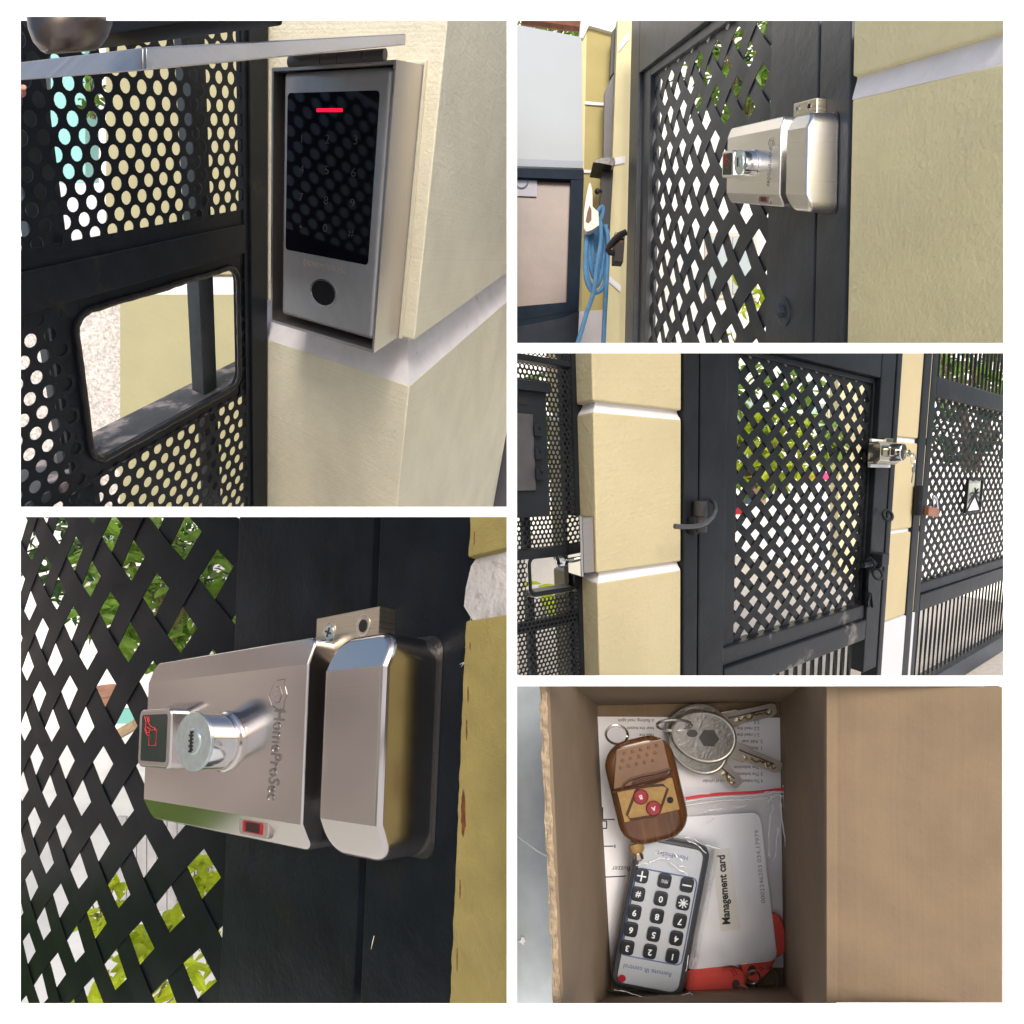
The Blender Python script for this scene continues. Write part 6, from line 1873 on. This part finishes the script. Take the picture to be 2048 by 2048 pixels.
def back2():
    def at(x, y, Y): return P(c2(x, y), Y)
    bush('leafy_tree', 'leafy tree seen through the upper right part of the receding lattice', 'tree', at(880, 210, 14), 1.15, 1.9, 520, .36, 0, 11)
    bush('leafy_tree', 'dark leaves behind the leafy tree at the top of the receding lattice', 'tree', at(860, 190, 16), 1.5, 2.0, 420, .42, 1, 14)
    bush('lime_plant', 'lime plant glimpsed at the lower edge of the receding lattice', 'plant', at(905, 1130, 14), .45, .5, 12, .5, 2, 12)
    bush('lime_plant', 'small yellow lime leaves at the bottom of the receding lattice', 'plant', at(840, 1260, 14), .3, .2, 6, .35, 2, 13)
    # left of the gate: white panelled wall, dark glazed cabinet, cream piers, hose
    Y = 7.5
    def slab(name, lab, cat, m_, x0, y0, x1, y1, Y_, t_=.25, bv=.01, parent=None):
        p0, p1 = P(c2(x0, y0), Y_), P(c2(x1, y1), Y_)
        o = MB(WF).box(p0.x, p1.x, Y_, Y_ + t_, p1.z, p0.z, bv).build(name, m_, parent)
        if lab: tag(o, lab, cat)
        return o
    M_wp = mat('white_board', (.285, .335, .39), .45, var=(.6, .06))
    p = [P(c2(10, 92), Y), P(c2(262, 140), Y), P(c2(266, 610), Y), P(c2(10, 598), Y)]
    wt = thing('white_board', 'plain white board wall above the dark glazed cabinet', 'wall', p[3])
    mb = MB(WF)
    def quadbox(mb, pts, dy):
        n = len(pts)
        vs = [(q.x, q.y, q.z) for q in pts] + [(q.x, q.y + dy, q.z) for q in pts]
        mb.add(vs, [tuple(range(n)), tuple(range(2 * n - 1, n - 1, -1))] + [(i, (i + 1) % n, n + (i + 1) % n, n + i) for i in range(n)])
        return mb
    quadbox(mb, p, .2).build('board', M_wp, wt)
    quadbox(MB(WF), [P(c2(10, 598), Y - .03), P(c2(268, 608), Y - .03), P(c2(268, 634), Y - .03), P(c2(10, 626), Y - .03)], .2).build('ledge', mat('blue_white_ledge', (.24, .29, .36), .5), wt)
    # glazed cabinet
    Yc = 7.3
    ct = thing('glazed_cabinet', 'dark blue framed cabinet with dusty brownish pane under the white board', 'cabinet', P(c2(130, 1290), Yc))
    M_nv = mat('navy_frame_paint', (.005, .014, .030), .42, spec=.05, var=(5, .3), stain=(9, .68, (.10, .12, .14)))
    def poly(nm, pts, m_, Y_, dy=.15, par=ct):
        return quadbox(MB(WF), [P(c2(*q), Y_) for q in pts], dy).build(nm, m_, par)
    poly('top_rail', [(5, 634), (271, 640), (271, 678), (5, 668)], M_nv, Yc)
    poly('stile', [(222, 679), (271, 679), (252, 1170), (206, 1170)], M_nv, Yc)
    poly('bottom_rail', [(5, 1158), (252, 1136), (252, 1172), (5, 1212)], M_nv, Yc - .01)
    poly('kick_panel', [(5, 1236), (190, 1200), (254, 1174), (246, 1330), (5, 1330)], mat('navy_panel_paint', (.020, .026, .042), .45, spec=.08, var=(4, .2)), Yc - .03)
    poly('ridge', [(5, 1213), (252, 1173), (235, 1200), (5, 1236)], M_nv, Yc - .02)
    M_pane = mat('dusty_pane', (.145, .103, .095), .35, var=(1.6, .22), bump=(20, .1, .01), stain=(30, .70, (.60, .55, .53)))
    poly('pane', [(5, 660), (235, 668), (222, 1165), (5, 1180)], M_pane, Yc + .08, .05)
    poly('notice', [(5, 668), (95, 676), (93, 742), (5, 738)], mat('pale_notice', (.36, .37, .45), .6), Yc + .06, .01)
    rg = P(c2(36, 684), Yc + .055)
    MB(WF).tube([(rg.x + .075 * math.cos(a), rg.y, rg.z + .085 * math.sin(a)) for a in [2 * math.pi * i / 20 for i in range(20)]], .012, 5, True).build('stamp_ring', mat('blue_stamp', (.10, .13, .25), .6), ct, sharp=0)
    # cream pier with white bands and cap
    Yp = 7.6
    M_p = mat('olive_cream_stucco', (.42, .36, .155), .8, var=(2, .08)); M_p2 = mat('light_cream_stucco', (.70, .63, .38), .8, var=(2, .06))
    pr = thing('far_pier', 'slim cream pier with white bands between glazed cabinet and black box', 'pier', P(c2(300, 1200), Yp))
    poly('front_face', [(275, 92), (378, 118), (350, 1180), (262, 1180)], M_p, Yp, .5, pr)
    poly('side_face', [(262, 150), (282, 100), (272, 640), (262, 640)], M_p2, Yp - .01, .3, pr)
    poly('cap', [(262, 60), (400, 60), (384, 122), (290, 96), (268, 142), (255, 140)], M_white, Yp - .05, .5, pr)
    for a, b in (((275, 382), (352, 388)), ((268, 640), (344, 644))):
        poly('white_band', [a, b, (b[0], b[1] + 11), (a[0], a[1] + 11)], M_groove, Yp - .02, .3, pr)
    poly('white_foot', [(255, 1175), (350, 1168), (345, 1330), (248, 1330)], mat('lilac_foot_paint', (.55, .53, .60), .6), Yp - .03, .3, pr)
    # dark narrow door leaf and black box, near cream pier with band
    Yd = 7.35
    d_ = thing('narrow_door', 'narrow grey door edge between the two cream piers', 'door', P(c2(350, 1200), Yd))
    poly('leaf', [(350, 345), (392, 262), (385, 620), (345, 620)], mat('grey_door_paint', (.105, .10, .115), .5, var=(3, .15)), Yd, .08, d_)
    poly('upper_leaf', [(378, 118), (402, 90), (392, 262), (370, 290)], mat('dark_door_paint', (.035, .042, .055), .5), Yd + .05, .08, d_)
    bb = thing('black_box', 'slim black box with a hood and a small knob above the hose', 'box', P(c2(355, 860), Yd))
    poly('case', [(342, 610), (384, 610), (370, 858), (330, 845)], mat('black_box_paint', (.04, .038, .042), .5, spec=.25, stain=(6, .6, (.09, .08, .08))), Yd - .15, .14, bb)
    poly('hood', [(306, 612), (338, 596), (386, 594), (390, 612), (378, 624), (340, 616)], M_blackrub, Yd - .30, .32, bb)
    kb = P(c2(322, 722), Yd - .16)
    MB(WF).ball(tuple(kb), .035, 10, 6).build('knob', M_blackrub, bb, sharp=0)
    k2 = P(c2(340, 722), Yd - .16)
    MB(WF).tube([tuple(kb), tuple(k2)], .014, 6).build('knob_stem', M_blackrub, bb, sharp=0)
    Yn = 7.25
    np_ = thing('near_pier', 'tall cream pier beside the left edge of the receding gate', 'pier', P(c2(400, 1290), Yn))
    poly('face', [(400, 55), (480, 55), (440, 1330), (352, 1330)], M_p2, Yn, .4, np_)
    poly('white_band', [(386, 596), (428, 588), (426, 614), (384, 622)], M_white, Yn - .02, .3, np_)
    poly('sloping_band', [(366, 1040), (412, 1078), (410, 1102), (364, 1062)], M_white, Yn - .02, .3, np_)
    poly('upper_band', [(402, 168), (442, 120), (442, 146), (402, 194)], M_white, Yn - .02, .3, np_)  # slanting band of white paint high on the pier
    # hose on its holder
    Yh = 6.3
    M_ho = mat('blue_hose', (.075, .21, .40), .38, var=(9, .2))
    hs = thing('garden_hose', 'coiled blue garden hose hanging from the cream holder', 'hose', P(c2(310, 1200), Yh))
    def hose(pts, r=.030, dy=0.0):
        P3 = [P(c2(*q), Yh + dy) for q in pts]
        sm = []
        for i in range(len(P3) - 1):
            p0, p1, p2, p3 = P3[max(i - 1, 0)], P3[i], P3[i + 1], P3[min(i + 2, len(P3) - 1)]
            for k_ in range(6):
                t_ = k_ / 6
                sm.append(.5 * ((2 * p1) + (p2 - p0) * t_ + (2 * p0 - 5 * p1 + 4 * p2 - p3) * t_ ** 2 + (3 * p1 - p0 - 3 * p2 + p3) * t_ ** 3))
        sm.append(P3[-1])
        MB(WF).tube([tuple(q) for q in sm], r, 8).build('hose_loop', M_ho, hs, sharp=0)
    hose([(280, 872), (278, 950), (276, 1010), (285, 1070), (312, 1104), (345, 1080), (356, 1000), (360, 900), (352, 850)], .024)
    hose([(290, 872), (288, 930), (296, 1000), (312, 1050), (330, 1010), (342, 930), (346, 850)], .024, .06)
    hose([(302, 872), (302, 930), (312, 990), (326, 960), (334, 900), (336, 840)], .024, .10)
    hose([(316, 872), (316, 920), (322, 950), (328, 900), (330, 850)], .024, .14)
    hose([(330, 820), (336, 900), (320, 1000), (314, 1060), (306, 1110), (282, 1180), (262, 1250), (240, 1320)], .024, -.06)
    hose([(352, 850), (362, 900), (360, 1000), (352, 1150), (344, 1320)], .024, -.02)
    hose([(284, 880), (282, 960), (284, 1030), (300, 1080), (322, 1076), (338, 1030), (350, 950), (352, 880)], .022, .03)
    hose([(296, 876), (294, 940), (304, 1010), (318, 1030), (332, 985), (340, 910), (344, 860)], .022, .08)
    hose([(322, 800), (340, 780), (344, 800), (336, 830)], .022, .02)
    hd = thing('hose_holder', 'cream plastic hose holder on the slim pier', 'holder', P(c2(300, 870), Yh - .05))
    M_ch = mat('cream_plastic', (.66, .60, .54), .4)
    o = [(296, 690), (303, 720), (304, 780), (326, 800), (328, 850), (300, 868), (280, 874), (272, 860), (272, 800), (280, 740), (290, 695)]
    quadbox(MB(WF), [P(c2(*q), Yh - .10) for q in o[::-1]], .10).build('bracket', M_ch, hd)
    quadbox(MB(WF), [P(c2(*q), Yh - .104) for q in [(284, 800), (292, 775), (300, 790), (300, 830), (288, 842), (278, 836)]], .10).build('opening', mat('brown_recess', (.16, .10, .075), .7), hd)
    # padlock on the near pier
    Yk = 5.6
    pk = thing('padlock', 'rusty black padlock with curved shackle on the far gate edge', 'padlock', P(c2(405, 985), Yk))
    poly('body', [(386, 905), (425, 908), (420, 986), (384, 984)], mat('rusty_lock_body', (.014, .011, .010), .5, spec=.2, var=(8, .5), stain=(9, .56, (.11, .045, .018))), Yk, .12, pk)
    poly('tab', [(390, 875), (430, 876), (425, 907), (388, 904)], M_blackrub, Yk + .05, .10, pk)
    ps = [(430, 876), (408, 886), (386, 905), (368, 928), (362, 942), (370, 952), (388, 954)]
    MB(WF).tube([tuple(P(c2(*q), Yk - .02)) for q in ps], .030, 8).build('shackle', mat('dark_shackle', (.018, .015, .014), .35, .3, spec=.3), pk, sharp=0)
    # foliage and rusty beam over the board
    bush('climbing_bush', 'green climber leaves above the white board', 'bush', P(c2(130, 70), 9), .85, .55, 260, .22, 0, 15)
    be = [P(c2(40, 70), 8.2), P(c2(270, 100), 8.2)]
    bm_ = MB(WF).tube([tuple(be[0]), tuple(be[1])], .075, 8).build('rusty_beam', mat('rusty_beam', (.20, .085, .05), .8, var=(6, .4)))
    tag(bm_, 'rusty beam crossing the leaves above the white board', 'beam')
use_panel(OPEN[1]); back2(); use_panel(None)

def back3():
    def at(x, y, Y): return P(c3(x, y), Y)
    M_cr = mat('far_cream_paint', (.66, .60, .38), .8, var=(1, .04))
    def post(name, lab, cat, x0, y0, x1, y1, Y, m_, t_=.4):
        p0, p1 = at(x0, y0, Y), at(x1, y1, Y)
        o = MB(WF).box(p0.x, p1.x, Y, Y + t_, p1.z, p0.z, .01).build(name, m_)
        tag(o, lab, cat)
        return o
    post('far_pillar', 'far cream pillar seen through the right side of the middle lattice', 'pillar', 1232, 120, 1390, 1400, 14, M_cr)
    bush('leafy_tree', 'light green tree seen through the left of the middle lattice', 'tree', at(905, 210, 13), 1.35, 1.9, 330, .42, 0, 21)
    bush('leafy_tree', 'yellow green shrub seen low through the middle lattice', 'tree', at(1000, 400, 12), 1.2, .75, 220, .34, 2, 22)
    bush('leafy_tree', 'dark tree behind the top of the driveway gate', 'tree', at(1740, 150, 14), 2.0, 2.0, 330, .45, 1, 23)
    bush('leafy_tree', 'green tree seen through the upper bars of the driveway gate', 'tree', at(1700, 60, 12), 1.5, .9, 240, .36, 0, 24)
    bush('leafy_tree', 'green shrub behind the perforated gate of the entrance', 'tree', at(170, 330, 11), .75, 1.2, 240, .3, 0, 25)
    bush('lime_plant', 'lime strap-leaved plant behind the hatch of the entrance gate', 'plant', at(112, 985, 8), .20, .40, 9, .40, 2, 26, None, 1.0, 2)
    bush('small_bush', 'small bright bush right of centre behind the middle lattice', 'bush', at(1205, 370, 10), .22, .35, 60, .2, 0, 27)
    post('pink_cloth', 'small bright pink cloth seen through the middle lattice', 'cloth', 1120, 480, 1200, 510, 13, mat('pink_cloth', (.75, .05, .22), .6), .05)
    post('red_cloth', 'red cloth seen low at the left of the middle lattice', 'cloth', 825, 600, 870, 640, 13, mat('red_cloth', (.62, .03, .06), .6), .05)
    post('blue_crate', 'dark blue crate seen through the left of the middle lattice', 'crate', 868, 560, 905, 600, 13.1, mat('blue_crate', (.06, .12, .24), .5), .2)
    post('peach_panel', 'peach panel seen through the middle lattice at left', 'panel', 895, 515, 960, 600, 13.2, mat('peach', (.78, .50, .38), .6), .1)
    post('teal_sheet', 'pale teal sheet seen high through the middle lattice', 'sheet', 1100, 220, 1180, 310, 14.5, mat('pale_teal', (.42, .60, .60), .5), .05)
use_panel(OPEN[2]); back3(); use_panel(None)
# ================================================================== the hand that holds the lid up, and the greenery round the place
def hand():
    """fingers and palm grown as one skinned surface; only a fingertip reaches into the first scene"""
    base = P(c1(96, 352), 2.45)
    sc = .0021 * 2.45 / 4.8 * 1.0
    u_ = 2.45 * S / F                      # one picture step at that distance
    pts = []; edg = []; rad = []
    def chain(ps, rs, root=None):
        prev = root
        for p_, r_ in zip(ps, rs):
            pts.append((p_[0] * u_, p_[2] * u_, -p_[1] * u_)); rad.append(r_ * u_)
            i = len(pts) - 1
            if prev is not None: edg.append((prev, i))
            prev = i
        return prev
    chain([(-420, 330, 60), (-330, 230, 50), (-250, 140, 30)], [70, 82, 88])          # wrist, palm
    palm = 2
    chain([(-180, 60, 0), (-95, 15, -10), (-30, -5, -10), (6, -8, -8)], [36, 33, 29, 21], palm)          # index, its tip in the picture
    chain([(-190, 90, -30), (-110, 60, -50), (-55, 40, -50), (-30, 30, -45)], [37, 33, 29, 22], palm)
    chain([(-210, 130, -50), (-140, 115, -75), (-95, 100, -75), (-75, 92, -70)], [35, 31, 27, 21], palm)
    chain([(-240, 175, -60), (-190, 165, -85), (-155, 155, -85), (-140, 150, -80)], [30, 26, 23, 18], palm)
    chain([(-300, 120, -20), (-240, 20, -50), (-180, -30, -50), (-150, -50, -45)], [42, 36, 30, 22], 1)
    me = bpy.data.meshes.new('hand'); me.from_pydata(pts, edg, [])
    o = bpy.data.objects.new('hand', me); COL.objects.link(o)
    o.modifiers.new('skin', 'SKIN')
    for i, r_ in enumerate(rad):
        o.data.skin_vertices[0].data[i].radius = (r_, r_)
    o.data.skin_vertices[0].data[0].use_root = True
    sd = o.modifiers.new('sub', 'SUBSURF'); sd.levels = 2; sd.render_levels = 2
    dg = bpy.context.evaluated_depsgraph_get()
    m2 = bpy.data.meshes.new_from_object(o.evaluated_get(dg))
    bpy.data.objects.remove(o)
    h = bpy.data.objects.new('person', m2); COL.objects.link(h)
    h.location = base
    m2.materials.clear(); m2.materials.append(mat('skin', (.42, .17, .12), .5, var=(20, .08)))
    for p_ in m2.polygons: p_.use_smooth = True
    ORG[h] = base
    tag(h, 'person of whom one pinkish fingertip shows at the left edge under the raised lid', 'person')
    nm = MB(WF)
    c = base + Vector((8 * u_, -20 * u_, 8 * u_))
    nm.ball(tuple(c), 13 * u_, 10, 6, (1, .35, .8))
    n_ = nm.build('fingernail', mat('nail', (.55, .28, .22), .3), h, sharp=0)
hand()
# ================================================================== done
